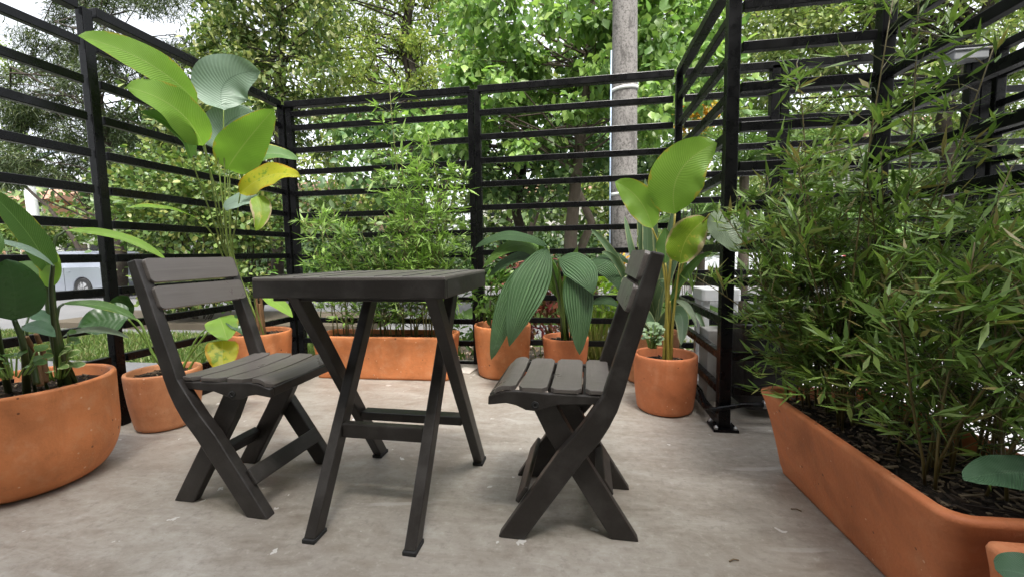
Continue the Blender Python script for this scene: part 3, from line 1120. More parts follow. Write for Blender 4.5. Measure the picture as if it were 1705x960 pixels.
plant('calathea', 'tall plant with huge paddle leaves rising above the left chair', A0, [
    ((328, 172, 1.98), (130, 60, 1.46), 58, (8, -16, 0), (.8, .35), 'bright', dict(fold=.15, a=.85, b=.62), ('stem_lime', .0052, .0032, [Ab(-.02, .01), (378, 430, AY), (352, 300, 2.1)])),
    ((338, 243, 2.02), (210, 145, 1.6), 70, (14, -16, 0), (.8, .35), 'bright', dict(fold=.12, a=.85, b=.6), ('stem_lime', .0052, .0032, [Ab(-.03, -.02), (380, 430, AY), (362, 330, 2.12)])),
    ((318, 264, 2.02), (232, 186, 1.66), 36, (16, -12, 0), (.5, .2, .5), 'mid', dict(fold=.5, a=.8, b=.8), ('stem_lime', .0052, .0032, [Ab(-.04, .0), (378, 430, AY), (345, 340, 2.14)])),
    ((372, 184, 2.2), (432, 118, 2.28), 84, (-26, -14, 0), (1, .2), 'pale', dict(fold=.12, a=.8, b=.6, wave=.05), ('stem_lime', .0052, .0032, [Ab(0, .03), (384, 430, 2.28), (374, 280, 2.22)])),
    ((362, 250, 2.2), (422, 186, 2.3), 58, (-16, -10, 0), (1, .1), 'pale', dict(fold=.18, a=.8, b=.62, wave=.04), ('stem_lime', .0052, .0032, [Ab(.01, .02), (386, 430, 2.28), (370, 330, 2.22)])),
    ((378, 282, 2.25), (456, 182, 2.2), 70, (-10, 8, 0), (1, .15), 'bright', dict(fold=.1, a=.75, b=.62), ('stem_lime', .0052, .0032, [Ab(.01, -.02), (388, 430, AY), (382, 350, 2.26)])),
    ((382, 284, 2.3), (497, 266, 2.4), 42, (-4, -18, 0), (.7, .6), 'mid', dict(fold=.2, a=.8, b=.75), ('stem_lime', .0052, .0032, [Ab(.02, .0), (389, 430, AY), (384, 350, 2.28)])),
    ((400, 322, 2.15), (500, 294, 2.1), 44, (0, -16, 0), (.9, .45), 'yellow', dict(fold=.12, a=.75, b=.7, wave=.06, label='bright yellow leaf'), ('stem_lime', .0052, .0032, [Ab(.03, -.01), (390, 430, AY), (393, 370, 2.2)])),
    ((372, 345, 2.2), (437, 338, 2.15), 36, (0, -8, 0), (.8, .5), 'pale', dict(fold=.1, a=.8, b=.7), ('stem_lime', .0052, .0032, [Ab(.02, -.02), (384, 430, AY)])),
    ((428, 326, 2.13), (426, 384, 2.08), 30, (8, 0, 0), (1, .1), 'scorched', dict(fold=.2, a=.6, b=.7, label='drooping yellow leaf with brown edge'), None),
    ((325, 362, 1.95), (214, 346, 1.6), 22, (0, -8, 0), (.5, .9), 'bright', dict(fold=.2, a=.9, b=.7), ('stem_lime', .0052, .0032, [Ab(-.04, -.03), (376, 440, 2.25), (352, 388, 2.1)])),
    ((438, 494, 2.15), (487, 528, 2.1), 20, (3, -4, 0), (.8, .5), 'bright', dict(fold=.15), ('stem_lime', .0052, .0032, [Ab(.06, -.04), (424, 500, 2.2)])),
], 'plant')
# dry sheath at the foot of the stems
sh = [o for o in bpy.data.objects if o.name == 'calathea'][0]
for dx, dy, hh in ((-.015, 0, .3), (.012, .008, .34), (0, -.015, .27), (.02, -.012, .22), (-.028, .012, .2)):
    stalk(sh, A0, [V((A0[0] + dx * 1.3, A0[1] + dy * 1.3, .29)), V((A0[0] + dx, A0[1] + dy, .29 + hh * .6)), V((A0[0] + dx * .8, A0[1] + dy, .29 + hh))], .014, .006, M['stem_brown'], 'sheath')

# big leaves in the bowl
B0 = V((BOWL[0], BOWL[1], .33))
BY = 1.12


def Bb(dx, dy): return V((BOWL[0] + dx, BOWL[1] + dy, .315))


plant('bird_of_paradise', 'big green paddle-leaved plant in the large bowl', B0, [
    ((84, 455, 1.2), (-40, 300, 1.0), 38, (12, -4, 0), (.75, .3, .5), 'mid', dict(fold=.35, a=.7, b=.7), ('stem_dark', .017, .009, [Bb(.05, .1), (92, 560, 1.2), (82, 500, 1.2)])),
    ((80, 478, 1.18), (76, 400, 1.2), 24, (6, 0, 0), (1, .1), 'bright', dict(fold=.3, a=.7, b=.7), None),
    ((88, 442, 1.1), (-30, 398, .98), 14, (6, -8, 0), (.5, .7), 'pale', dict(fold=.3, a=.9), ('stem_dark', .008, .005, [Bb(.05, .08), (86, 500, 1.15)])),
    ((24, 532, 1.02), (10, 432, .98), 70, (6, 0, 0), (1, .25), 'dark', dict(fold=.12, a=.85, b=.6), ('stem_dark', .011, .006, [Bb(.02, .0), (40, 580, 1.05)])),
    ((76, 462, 1.2), (8, 442, 1.15), 30, (0, -6, 0), (.6, .7), 'mid', dict(fold=.2, a=.8), ('stem_dark', .008, .004, [Bb(.05, .1), (82, 500, 1.2)])),
    ((108, 384, 1.25), (276, 432, 1.42), 19, (6, -14, 0), (.6, .8), 'bright', dict(fold=.2, a=.9, b=.6), ('stem_dark', .007, .004, [Bb(.06, .11), (92, 520, 1.2), (90, 410, 1.22)])),
    ((106, 505, 1.25), (226, 530, 1.35), 20, (4, -8, 0), (.5, .8), 'mid', dict(fold=.25, a=.9, b=.65), ('stem_dark', .006, .004, [Bb(.07, .12), (97, 560, 1.22), (97, 516, 1.23)])),
    ((104, 560, 1.25), (214, 562, 1.35), 15, (0, -12, 0), (.5, .8), 'grey', dict(fold=.25, a=.9, b=.65), ('stem_dark', .006, .004, [Bb(.07, .12), (97, 585, 1.22)])),
    ((38, 542, 1.06), (92, 560, 1.08), 26, (0, -6, 0), (.7, .6), 'blue', dict(fold=.15), ('stem_dark', .005, .003, [Bb(.03, .02), (40, 570, 1.05)])),
    ((48, 524, 1.15), (90, 540, 1.18), 22, (0, -6, 0), (.7, .7), 'blue', dict(fold=.15), ('stem_dark', .005, .003, [Bb(.04, .05), (46, 560, 1.1)])),
    ((-6, 430, .95), (-90, 350, .9), 50, (0, -10, 0), (.6, .6), 'mid', dict(fold=.2), ('stem_dark', .01, .006, [Bb(-.06, .0), (-10, 520, 1.0)])),
], 'plant')
bp_ = [o for o in bpy.data.objects if o.name == 'bird_of_paradise'][0]
stalk(bp_, B0, [Bb(.05, .1), P(92, 560, 1.2), P(82, 478, 1.2), P(84, 440, 1.2)], .018, .012, M['stem_dark'], 'stem')
for (a_, b_) in (((60, 625, 1.1), (28, 545, 1.05)), ((66, 628, 1.12), (44, 560, 1.08)), ((74, 622, 1.15), (60, 555, 1.12))):
    stalk(bp_, B0, [P(*a_) - V((0, 0, .03)), P((a_[0] + b_[0]) / 2 + 5, (a_[1] + b_[1]) / 2, a_[2]), P(*b_)], .009, .006, M['stem_brown'] if a_[0] > 62 else M['stem_dark'], 'stem')


# small variegated round-leaved plants at the rim of the bowl
M['variegated'] = blade_mat('leaf_variegated', (.14, .24, .06), (.3, .38, .16), edge=(.5, .55, .28), edge_amt=.16, trans=.2, rough=.3, ribs=5, bump=.1)


def rosette(name, label, origin, n, r, lsize, mat, zspread=.06, cat='plant', up=.6):
    e = empty(name, tuple(origin), 0, label, cat)
    o = V(origin)
    for i in range(n):
        a = random.random() * 6.28
        q = r * math.sqrt(random.random())
        b = o + V((q * math.cos(a), q * math.sin(a), random.uniform(.01, zspread)))
        s = lsize * random.uniform(.7, 1.2)
        d = unit(V((math.cos(a), math.sin(a), random.uniform(-.3, .5))))
        blade(e, o, b, b + d * s, s * .85, mat, bow=V((0, 0, s * .08)), face=V((0, 0, up)) + to_cam(b) * .6, a=.75, b=.5, fold=.15, nv=6, nu=4)
        stalk(e, o, [o + V((0, 0, -.02)) + (b - o) * V((.5, .5, 0)), b], .003, .002, M['stem'], 'stem', 6)
    return e


rosette('peperomia', 'small plant with round cream-edged leaves at the rim of the large bowl', P(92, 622, 1.2), 16, .045, .04, M['variegated'], .08)
rosette('peperomia', 'low trailing round-leaved plant at the left side of the large bowl', P(20, 616, 1.03), 18, .075, .032, LM['mid'], .06)
rosette('seedling', 'tiny leafy sprig beside the thick stem in the large bowl', P(108, 588, 1.24), 7, .03, .028, LM['mid'], .09)

# split-leaf plant in the second pot
C0 = V((POT2[0], POT2[1], .25))
plant('philodendron', 'dark glossy leaved plant with a yellowing heart leaf in the pale stained pot', C0, [
    ((213, 530, 1.6), (128, 545, 1.5), 62, (0, -4, 0), (.75, .6), 'dark', dict(fold=.12, a=.62, b=.55), ('stem', .007, .004, [V((POT2[0] + .06, POT2[1] - .02, .24)), (262, 600, 1.648), (240, 562, 1.648)])),
    ((196, 530, 1.648), (212, 492, 1.648), 34, (0, -4, 0), (1, .3), 'dark', dict(fold=.15, a=.62, b=.55), ('stem', .006, .004, [V((POT2[0] + .06, POT2[1] - .01, .24)), (255, 590, 1.64), (232, 535, 1.64)])),
    ((366, 528, 1.78), (378, 566, 1.74), 46, (0, -2, 0), (1, .2), 'bright', dict(fold=.12, a=.6, b=.55), ('stem', .007, .004, [V((POT2[0] + .08, POT2[1] + .0, .24)), (318, 588, 1.72)])),
    ((376, 528, 1.8), (410, 560, 1.8), 22, (4, -3, 0), (.9, .3), 'dark', dict(fold=.3, a=.7), ('stem', .005, .003, [V((POT2[0] + .07, POT2[1] + .02, .24)), (330, 560, 1.74)])),
    ((370, 566, 1.76), (370, 618, 1.72), 46, (0, 0, 0), (1, .05), 'yellow', dict(fold=.12, a=.55, b=.5, label='yellow heart-shaped leaf'), ('stem', .006, .003, [V((POT2[0] + .09, POT2[1] + .03, .24)), (330, 592, 1.74)])),
], 'plant')

# pleated palm grass
D0 = V((POT6[0], POT6[1], .23))
Db = lambda dx=0, dy=0: V((POT6[0] + dx, POT6[1] + dy, .22))
plant('palm_grass', 'plant with long drooping pleated leaves arching over two pots', D0, [
    ((912, 414, 2.45), (848, 576, 2.22), 62, (-3, -9, -.03), (1, .3), 'pleat', dict(fold=-.16, a=.8, b=.9, nv=24, nu=14), ('stem_dark', .009, .006, [Db(-.02, -.02), (932, 500, 2.6)])),
    ((880, 440, 2.5), (818, 598, 2.28), 42, (-2, -12, 0), (1, .2), 'pleat', dict(fold=-.15, a=.8, b=.7, nv=24, nu=12), None),
    ((912, 410, 2.5), (792, 412, 2.4), 26, (-4, -20, 0), (.6, .8), 'pleat', dict(fold=-.1, a=.8, b=.7, nu=12), ('stem', .008, .005, [Db(0, -.01), (930, 500, 2.6)])),
    ((935, 470, 2.58), (804, 446, 2.4), 26, (2, -50, 0), (.8, .5), 'pleat_bright', dict(fold=-.12, a=.8, b=.65, nv=24, nu=12), ('stem', .008, .006, [Db(0, -.02)])),
    ((905, 425, 2.55), (812, 462, 2.45), 22, (-4, -14, 0), (.7, .7), 'pleat', dict(fold=-.1, nu=10), None),
    ((930, 430, 2.5), (986, 490, 2.3), 52, (10, -12, 0), (.85, .5), 'pleat', dict(fold=-.15, a=.8, b=.85, nv=22, nu=14), ('stem', .009, .006, [Db(.0, -.02), (934, 500, 2.6)])),
    ((958, 452, 2.42), (965, 590, 2.3), 50, (2, -14, 0), (1, .15), 'pleat', dict(fold=-.12, a=.7, b=.7, nv=22, nu=14), None),
    ((938, 500, 2.62), (898, 400, 2.5), 26, (-4, 0, 0), (1, .2), 'pleat_bright', dict(fold=.4, a=.8, nu=12), ('stem', .009, .007, [Db()])),
    ((980, 440, 2.55), (1036, 492, 2.5), 34, (8, -18, 0), (.8, .5), 'pleat', dict(fold=-.15, a=.75, nu=12), ('stem_dark', .007, .005, [Db(.02, .0), (945, 500, 2.62)])),
    ((990, 436, 2.6), (1048, 440, 2.6), 20, (4, -12, 0), (.7, .7), 'pleat', dict(fold=-.15, nu=10), ('stem_dark', .006, .004, [Db(.03, .01), (955, 500, 2.65)])),
    ((985, 505, 2.6), (1030, 512, 2.5), 18, (2, -10, 0), (.7, .6), 'pleat', dict(fold=-.15, nu=10), ('stem_dark', .006, .004, [Db(.03, .0), (955, 530, 2.62)])),
    ((940, 480, 2.62), (962, 410, 2.6), 16, (0, 0, 0), (1, .1), 'pleat_bright', dict(fold=.4, nu=10), ('stem', .007, .006, [Db(.01, .01)])),
], 'plant')

# slim plant with the big glowing leaf
E0 = V((POT7[0], POT7[1], .25))
Eb = lambda dx=0, dy=0: V((POT7[0] + dx, POT7[1] + dy, .23))
plant('calathea', 'slim plant with one tall glowing green leaf in the pot by the bolted post', E0, [
    ((1124, 356, 2.1), (1194, 238, 2.0), 88, (-26, -12, 0), (1, .12), 'bright', dict(fold=.1, a=.8, b=.6), ('stem_yellow', .009, .005, [Eb(.01, -.02), (1112, 500, 2.12)])),
    ((1086, 380, 2.12), (1024, 303, 2.1), 48, (8, -10, 0), (1, .15), 'bright', dict(fold=.15, a=.85, b=.62), ('stem_yellow', .008, .004, [Eb(-.01, -.01), (1110, 500, 2.13), (1100, 420, 2.13)])),
    ((1132, 438, 2.05), (1178, 364, 1.98), 58, (-10, -6, 0), (1, .1), 'scorched', dict(fold=.15, a=.85, b=.55, wave=.08, label='leaf yellowed and scorched brown at the tip'), ('stem_yellow', .007, .004, [Eb(.02, -.01), (1122, 520, 2.1)])),
    ((1108, 438, 2.12), (1108, 380, 2.12), 30, (0, 0, 0), (1, .1), 'mid', dict(fold=.3, a=.9), ('stem_yellow', .006, .004, [Eb(0, .01), (1116, 520, 2.13)])),
    ((1182, 356, 1.95), (1226, 420, 1.85), 46, (4, -8, 0), (1, .2), 'grey', dict(fold=-.2, a=.8, b=.6, label='pale greyish curled leaf'), ('stem_yellow', .006, .003, [Eb(.03, 0), (1124, 500, 2.1), (1150, 400, 2.05)])),
    ((1212, 362, 1.95), (1240, 410, 1.9), 22, (4, -4, 0), (1, .1), 'mid', dict(fold=.2), None),
    ((1116, 500, 2.1), (1186, 418, 2.0), 14, (0, -14, 0), (.9, .3), 'mid', dict(fold=.3), ('stem_yellow', .005, .003, [Eb(.02, .01)])),
    ((1120, 520, 2.12), (1150, 400, 2.1), 12, (-3, 0, 0), (1, .2), 'mid', dict(fold=.3), ('stem_yellow', .005, .003, [Eb(.02, .02)])),
    ((1124, 500, 2.1), (1160, 545, 2.0), 10, (4, -10, 0), (.9, .4), 'grey', dict(fold=.3), None),
], 'plant')
rosette('succulent', 'little grey-green tufted succulent at the foot of the slim stems', P(1086, 572, 2.1), 34, .04, .026, blade_mat('leaf_succulent', (.16, .24, .12), (.25, .33, .2), trans=.1, ribs=3), .1)

# strap-leaved flax behind the right chair
F0 = V((POTB[0], POTB[1], .27))
e = empty('flax_plant', tuple(F0), 0, 'stiff strap-leaved plant rising behind the backrest of the right chair', 'plant')
for (tx, ty, tY, wpx, bw) in ((1074, 298, 2.62, 20, (0, 0)), (1088, 330, 2.66, 14, (2, 0)), (1062, 318, 2.6, 12, (-2, 0)), (984, 382, 2.5, 14, (-4, -30)), (1002, 420, 2.4, 12, (0, -36)), (1034, 470, 2.35, 15, (6, -40)),
                             (1096, 560, 2.3, 20, (-12, -36)), (1134, 574, 2.32, 24, (18, -46)), (1176, 560, 2.4, 10, (10, -50)), (1150, 350, 2.7, 14, (4, -4)), (1128, 310, 2.75, 12, (0, 0)), (1106, 470, 2.4, 16, (2, -30)), (1040, 360, 2.8, 13, (-4, -6))):
    b = F0 + V((random.uniform(-.03, .03), random.uniform(-.03, .03), -.02))
    t = P(tx, ty, tY)
    sc = 2.6 / F_PX
    blade(e, F0, b, t, wpx * sc, LM['strap'], bow=CR * bw[0] * sc - CU * bw[1] * sc, face=to_cam(t) + V((random.uniform(-.4, .4), 0, .3)), a=.75, b=.45, fold=.3, wave=0, nu=6)

# leaves reaching in at the bottom right corner
H0 = V((CP[0], CP[1], .26))
plant('rubber_plant', 'broad dark blue-green leaves entering at the bottom right corner', H0, [
    ((1790, 800, .9), (1604, 797, .88), 66, (0, -12, 0), (.75, .7), 'blue', dict(fold=.1, a=.95, b=.6), ('stem_dark', .008, .005, [H0 - V((0, 0, .02)), (1830, 860, .78)])),
    ((1760, 985, .66), (1658, 948, .68), 66, (0, -10, 0), (.8, .6), 'blue', dict(fold=.1, a=.9, b=.55), ('stem_dark', .007, .004, [H0 - V((0, 0, .02))])),
], 'plant')


# ------------------------------------------------------------------ bamboo
def bamboo(name, label, bases, heights, leans, parent_group, leaf_len, leaf_w, leaf_m, culm_m, n_branch, leaf_from=.18, br=(.06, .28), culm_r=.0035, per=5, droop=.25):
    o = V(bases).mean(0)
    e = empty(name, tuple(o), 0, label, 'bamboo', parent_group)
    pos, dirs = [], []
    tw = MB()
    for b, hgt, ln in zip(bases, heights, leans):
        b = V(b)
        pts = []
        ph, am = random.random() * 6, random.uniform(.01, .03)
        for k in range(9):
            t = k / 8
            pts.append(b + V((ln[0] * t ** 1.7 + am * math.sin(5 * t + ph) * t, ln[1] * t ** 1.7 + am * math.cos(4 * t + ph) * t, hgt * t - .1 * hgt * (ln[0] ** 2 + ln[1] ** 2) * t * t)))
        m = MB()
        m.tube([p - o for p in pts], [culm_r * (1 - .75 * k / 8) + .0006 for k in range(9)], 6)
        m.build('culm', culm_m, e, 0, True)
        nb = max(3, int(n_branch * hgt))
        for k in range(nb):
            t = leaf_from + (1 - leaf_from) * (k + random.random()) / nb
            i = min(7, int(t * 8))
            p = pts[i] + (pts[i + 1] - pts[i]) * (t * 8 - i)
            a = random.random() * 6.28
            l = random.uniform(*br) * (1.15 - .75 * t)
            d = V((math.cos(a), math.sin(a), random.uniform(.3, 1.1)))
            d = unit(d)
            q = p + d * l
            q2 = q + unit(d + V((0, 0, -.8))) * l * .3
            tw.tube([p - o, (p + q) / 2 + V((0, 0, .01)) - o, q - o, q2 - o], [.0016, .0012, .0009, .0006], 4, False)
            for s, cnt in ((.55, 2), (.85, 2), (1.0, per)):
                c = p + (q2 - p) * s if s < 1 else q2
                for _ in range(cnt):
                    if c[2] < b[2] + .07 and abs(c[0] - b[0]) + abs(c[1] - b[1]) > .07: continue
                    dd = unit(d * .7 + V((random.gauss(0, .7), random.gauss(0, .7), random.gauss(-droop, .42))))
                    pos.append(c + rng.normal(size=3) * .004 - o)
                    dirs.append(dd)
        # the young tip
        for _ in range(7):
            pos.append(pts[-1] - V((0, 0, random.uniform(0, .08))) - o)
            dirs.append(unit(V((random.gauss(0, .45), random.gauss(0, .45), random.uniform(.3, 1)))))
    N = len(pos)
    nor = V([(0, 0, 1)] * N) + rng.normal(size=(N, 3)) * .45
    L = leaf_len * rng.uniform(.6, 1.25, N)
    vs, fs = leaf_arrays(V(pos), V(dirs), nor, L, L * leaf_w * rng.uniform(.8, 1.2, N), LANCE)
    tw.m = [1] * len(tw.m)
    tw.add(vs, [tuple(f) for f in fs.tolist()], 0)
    me = bpy.data.meshes.new('leaves')
    me.from_pydata(tw.v, [], tw.f)
    me.materials.append(leaf_m)
    me.materials.append(culm_m)
    me.polygons.foreach_set('material_index', tw.m)
    link('leaves', me, e)
    return e


BL_F = leaf_mat('bamboo_leaf_fresh', [(.22, .36, .08), (.31, .46, .12), (.25, .41, .09), (.36, .5, .15), (.18, .3, .065)], .36, .42)
BL_D = leaf_mat('bamboo_leaf_dark', [(.12, .21, .045), (.17, .28, .06), (.1, .18, .035), (.25, .36, .09), (.14, .24, .05), (.2, .3, .065), (.075, .14, .03), (.28, .38, .1), (.13, .22, .045), (.16, .26, .055), (.26, .22, .08)], .32, .42)
BL_M = leaf_mat('bamboo_leaf_mid', [(.07, .13, .025), (.1, .19, .035), (.13, .23, .04), (.06, .11, .02)], .3, .42)

ZS4 = .255
specs4 = [
    ('feathery bamboo clump at the left end of the long trough', -1.56, .12, 8, (.5, .98), BL_F),
    ('short dense darker bamboo clump left of the middle of the long trough', -1.3, .13, 10, (.5, .82), BL_M),
    ('tallest bamboo clump in the long trough, reaching above the fence', -1.05, .1, 10, (.7, 1.22), BL_F),
    ('feathery bamboo clump at the right end of the long trough', -.9, .08, 8, (.6, 1.2), BL_F),
    ('low leafy bamboo clump in the middle of the long trough', -1.18, .16, 9, (.4, .78), BL_M),
]
for i, (lb, cx, sp, n, hr, lm) in enumerate(specs4):
    bs = [(cx + random.uniform(-sp, sp), TR4[1] + random.uniform(-.09, .09), ZS4) for _ in range(n)]
    hs_ = [random.uniform(*hr) for _ in range(n)]
    if i == 2:
        bs[0] = (-1.09, 2.56, ZS4); hs_[0] = 1.63; bs[1] = (-1.15, 2.58, ZS4); hs_[1] = 1.3
    if i == 3:
        bs[0] = (-.86, 2.58, ZS4); hs_[0] = 1.3
    ln = [(random.gauss(0, .13) + (-.12 if i == 0 else 0), random.gauss(-.02, .1)) for _ in range(n)]
    if i == 2: ln[0] = (-.07, .0)
    bamboo('bamboo', lb, bs, hs_, ln, 'bamboo clumps in the long trough', .078, .16, lm, M['culm'], 22 if lm is BL_M else 18, .1 if lm is BL_M else .14, (.05, .2), .0032)

ZS8 = .27
specs8 = [
    ('fine-leaved bamboo clump at the far left corner of the right trough, brushing the bolted post', 1.55, 15, (.42, .9), (-.13, .02)),
    ('dense bamboo clump at the far end of the right trough, behind the corner clump', 1.48, 18, (.42, .86), (-.06, .04)),
    ('tall bamboo clump in the right trough rising past the top of the picture', 1.3, 14, (.36, .74), (.02, .0)),
    ('dark bamboo clump at the near end of the right trough', 1.06, 14, (.32, .62), (.06, -.02)),
    ('bamboo clump along the right edge of the trough against the fence', 1.2, 13, (.36, .74), (.13, .0)),
]
for i, (lb, cy, n, hr, l0) in enumerate(specs8):
    bs = [(TR8[0] + (random.uniform(-.14, -.02) if i == 0 else random.uniform(-.1, .12)) + (.05 if i == 4 else 0), cy + random.uniform(-.1 if i == 0 else -.12, .05 if i == 0 else .12), ZS8) for _ in range(n)]
    hs_ = [random.uniform(*hr) for _ in range(n)]
    ln = [(l0[0] + random.gauss(0, .12), l0[1] + random.gauss(0, .12)) for _ in range(n)]
    if i == 0:
        bs[0] = (.78, 1.55, ZS8); hs_[0] = 1.15; ln[0] = (-.06, .05)
    if i == 2:
        bs[0] = (.93, 1.38, ZS8); hs_[0] = 1.5; ln[0] = (.02, .05); hs_[1] = 1.05; hs_[2] = 1.2
    bamboo('bamboo', lb, bs, hs_, ln, 'bamboo clumps in the right trough', .067, .15, BL_D, M['culm_dark'], 28, .06, (.05, .2), .0028, 5, -.02)


# ------------------------------------------------------------------ small garden plants beyond and between
def leafy_bush(name, label, centre, rad, n, size, mat, group=None, cat='shrub', tmpl=OVAL, aspect=.6, stems=6, base_z=None, smat=None, shell=.5):
    c, r = V(centre), V(rad)
    bz = base_z if base_z is not None else c[2] - r[2]
    o = V((c[0], c[1], bz))
    e = empty(name, tuple(o), 0, label, cat, group)
    m = MB()
    for _ in range(stems):
        a = rand_dirs(1)[0] * r * .6
        p0 = V((c[0] + a[0] * .25, c[1] + a[1] * .25, bz - .03))
        p2 = c + a
        m.tube([p0 - o, (p0 + p2) / 2 + rng.normal(size=3) * .08 * r - o, p2 - o], [max(.004, r[2] * .025), max(.003, r[2] * .018), .002], 5, False)
    m.build('stems', smat or M['bark'], e)
    # lumps on the surface give an uneven outline
    k = max(6, n // 120)
    lc = c + nrm(rng.normal(size=(k, 3))) * r * rng.uniform(.35, .9, (k, 1))
    idx = rng.integers(0, k, n)
    pos = lc[idx] + rng.normal(size=(n, 3)) * r * .22
    core = rng.random(n) < .35
    pos[core] = (c + rand_dirs(n) * r * (rng.random((n, 1)) ** shell))[core]
    pos[:, 2] = np.maximum(pos[:, 2], bz + .02)
    out = nrm((pos - c) / r)
    d = nrm(out + rng.normal(size=(n, 3)) * .8)
    nor = nrm(out * .6 + V((0, 0, .8)) + rng.normal(size=(n, 3)) * .5)
    L = size * rng.uniform(.65, 1.3, n)
    vs, fs = leaf_arrays(pos - o, d, nor, L, L * aspect, tmpl)
    np_mesh('foliage', vs, fs, mat, e)
    return e


LV = {
    'hedge': leaf_mat('hedge_leaf', [(.055, .11, .025), (.09, .16, .035), (.14, .21, .05), (.2, .26, .07), (.07, .13, .03), (.24, .25, .07)], .25, .4),
    'garden': leaf_mat('garden_leaf', [(.08, .17, .03), (.13, .25, .04), (.06, .13, .03), (.17, .28, .06)], .3, .4),
    'red': leaf_mat('red_leaf', [(.2, .03, .025), (.12, .03, .04), (.28, .08, .06), (.08, .1, .03), (.35, .12, .08)], .25, .45),
    'lime': leaf_mat('lime_leaf', [(.25, .4, .04), (.32, .46, .06), (.2, .34, .04)], .35, .4),
    'orange': leaf_mat('orange_flower', [(.6, .28, .02), (.7, .4, .04), (.2, .22, .04)], .2, .5),
    'dark': leaf_mat('dark_bush_leaf', [(.02, .045, .014), (.035, .07, .02), (.055, .1, .025), (.028, .055, .018)], .2, .45),
    'grass': leaf_mat('grass_blade', [(.075, .13, .025), (.11, .18, .035), (.16, .22, .05), (.06, .1, .02), (.2, .2, .08)], .25, .55),
    'conifer': leaf_mat('conifer_needle', [(.03, .05, .018), (.045, .07, .022), (.065, .095, .028), (.1, .12, .035), (.035, .056, .02)], .2, .55),
    'broad': leaf_mat('broad_leaf', [(.06, .1, .03), (.1, .16, .04), (.16, .22, .06), (.25, .29, .1), (.32, .33, .13), (.07, .12, .03)], .34, .45),
    'olive': leaf_mat('olive_leaf', [(.13, .19, .05), (.19, .26, .06), (.25, .3, .075), (.32, .34, .09), (.15, .21, .05)], .4, .5),
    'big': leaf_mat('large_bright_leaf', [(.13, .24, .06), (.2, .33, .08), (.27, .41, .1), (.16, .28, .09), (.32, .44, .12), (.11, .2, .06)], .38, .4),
    'bigdark': leaf_mat('large_leaf_painted_shade', [(.055, .12, .04), (.085, .16, .05), (.12, .2, .06), (.16, .25, .075)], .3, .42),  # darker copy of the large leaf, crown shade put into the colour
    'far': leaf_mat('far_leaf', [(.1, .15, .04), (.15, .21, .055), (.21, .27, .08), (.08, .12, .035), (.28, .31, .1)], .36, .55),
    'wood': leaf_mat('woodland_leaf', [(.06, .1, .03), (.09, .14, .04), (.13, .19, .055), (.18, .24, .075), (.07, .115, .035), (.045, .075, .025)], .25, .5),
    'palm': leaf_mat('palm_leaflet', [(.09, .17, .04), (.13, .22, .06), (.17, .27, .08)], .3, .4),
}

leafy_bush('croton', 'bushy green plant with a few reddish leaves in the pot right of the long trough', P(815, 488, 2.68), (.17, .13, .17), 260, .07, LV['garden'], tmpl=BROAD, aspect=.45, base_z=.28)
# bed behind the back fence
bed = [('red-leaved plant behind the palm grass', 925, 478, 3.35, (.3, .18, .2), 320, .09, 'red', 'coleus'),
       ('purplish leaf clump low behind the darker pot', 905, 535, 3.25, (.22, .15, .13), 180, .08, 'red', 'coleus'),
       ('lime green leafy plant between the palm grass and the right chair', 992, 505, 3.3, (.18, .15, .2), 160, .11, 'lime', 'garden_plant'),
       ('small orange flowering plant at the foot of the utility pole', 1030, 445, 3.9, (.14, .12, .12), 160, .05, 'orange', 'flowering_plant'),
       ('green leafy plant right beside the back fence corner', 505, 470, 3.3, (.3, .2, .28), 420, .07, 'garden', 'garden_plant'),
       ('pale green sprig beside the fence right of the long trough', 775, 560, 3.2, (.16, .14, .18), 120, .08, 'garden', 'garden_plant'),
       ('low leafy plant behind the flax and the backrest', 1090, 520, 3.35, (.3, .16, .2), 300, .08, 'garden', 'garden_plant'),
       ('pink flowering plant behind the drooping palm grass leaf', 862, 462, 3.6, (.24, .18, .16), 240, .06, 'red', 'flowering_plant')]
for lb, px, py, Y, rad, n, sz, mt, nm in bed:
    leafy_bush(nm, lb, P(px, py, Y), rad, n, sz, LV[mt], None, 'plant', BROAD, .5, 5, -.12, M['stem'])
# tufts of tall grass blades in the bed
m_n = 260
pp = np.stack([rng.uniform(-.1, .2, m_n), rng.uniform(3.1, 3.3, m_n), np.full(m_n, -.12)], 1)
dd = nrm(np.stack([rng.normal(0, .25, m_n), rng.normal(0, .2, m_n), np.ones(m_n)], 1))
vs, fs = leaf_arrays(pp, dd, rng.normal(size=(m_n, 3)), rng.uniform(.3, .65, m_n), .012, LANCE)
o = np_mesh('reed_tuft', vs - V((.05, 3.2, -.12)), fs, leaf_mat('straw_reed', [(.28, .3, .07), (.2, .25, .06), (.35, .3, .1)], .25, .5))
o.location = (.05, 3.2, -.12)
tag(o, 'tuft of straw-green reeds behind the chair seat', 'grass')


def scatter(name, x0, x1, y0, y1, z, n, ln, wd, mat, lean=.5):
    p = np.stack([rng.uniform(x0, x1, n), rng.uniform(y0, y1, n), np.full(n, z)], 1)
    d = nrm(np.stack([rng.normal(0, lean, n), rng.normal(0, lean, n), np.ones(n)], 1))
    vs, fs = leaf_arrays(p, d, rng.normal(size=(n, 3)), ln * rng.uniform(.5, 1.4, n), wd, LANCE)
    return tag(np_mesh(name, vs, fs, mat), kind='stuff')


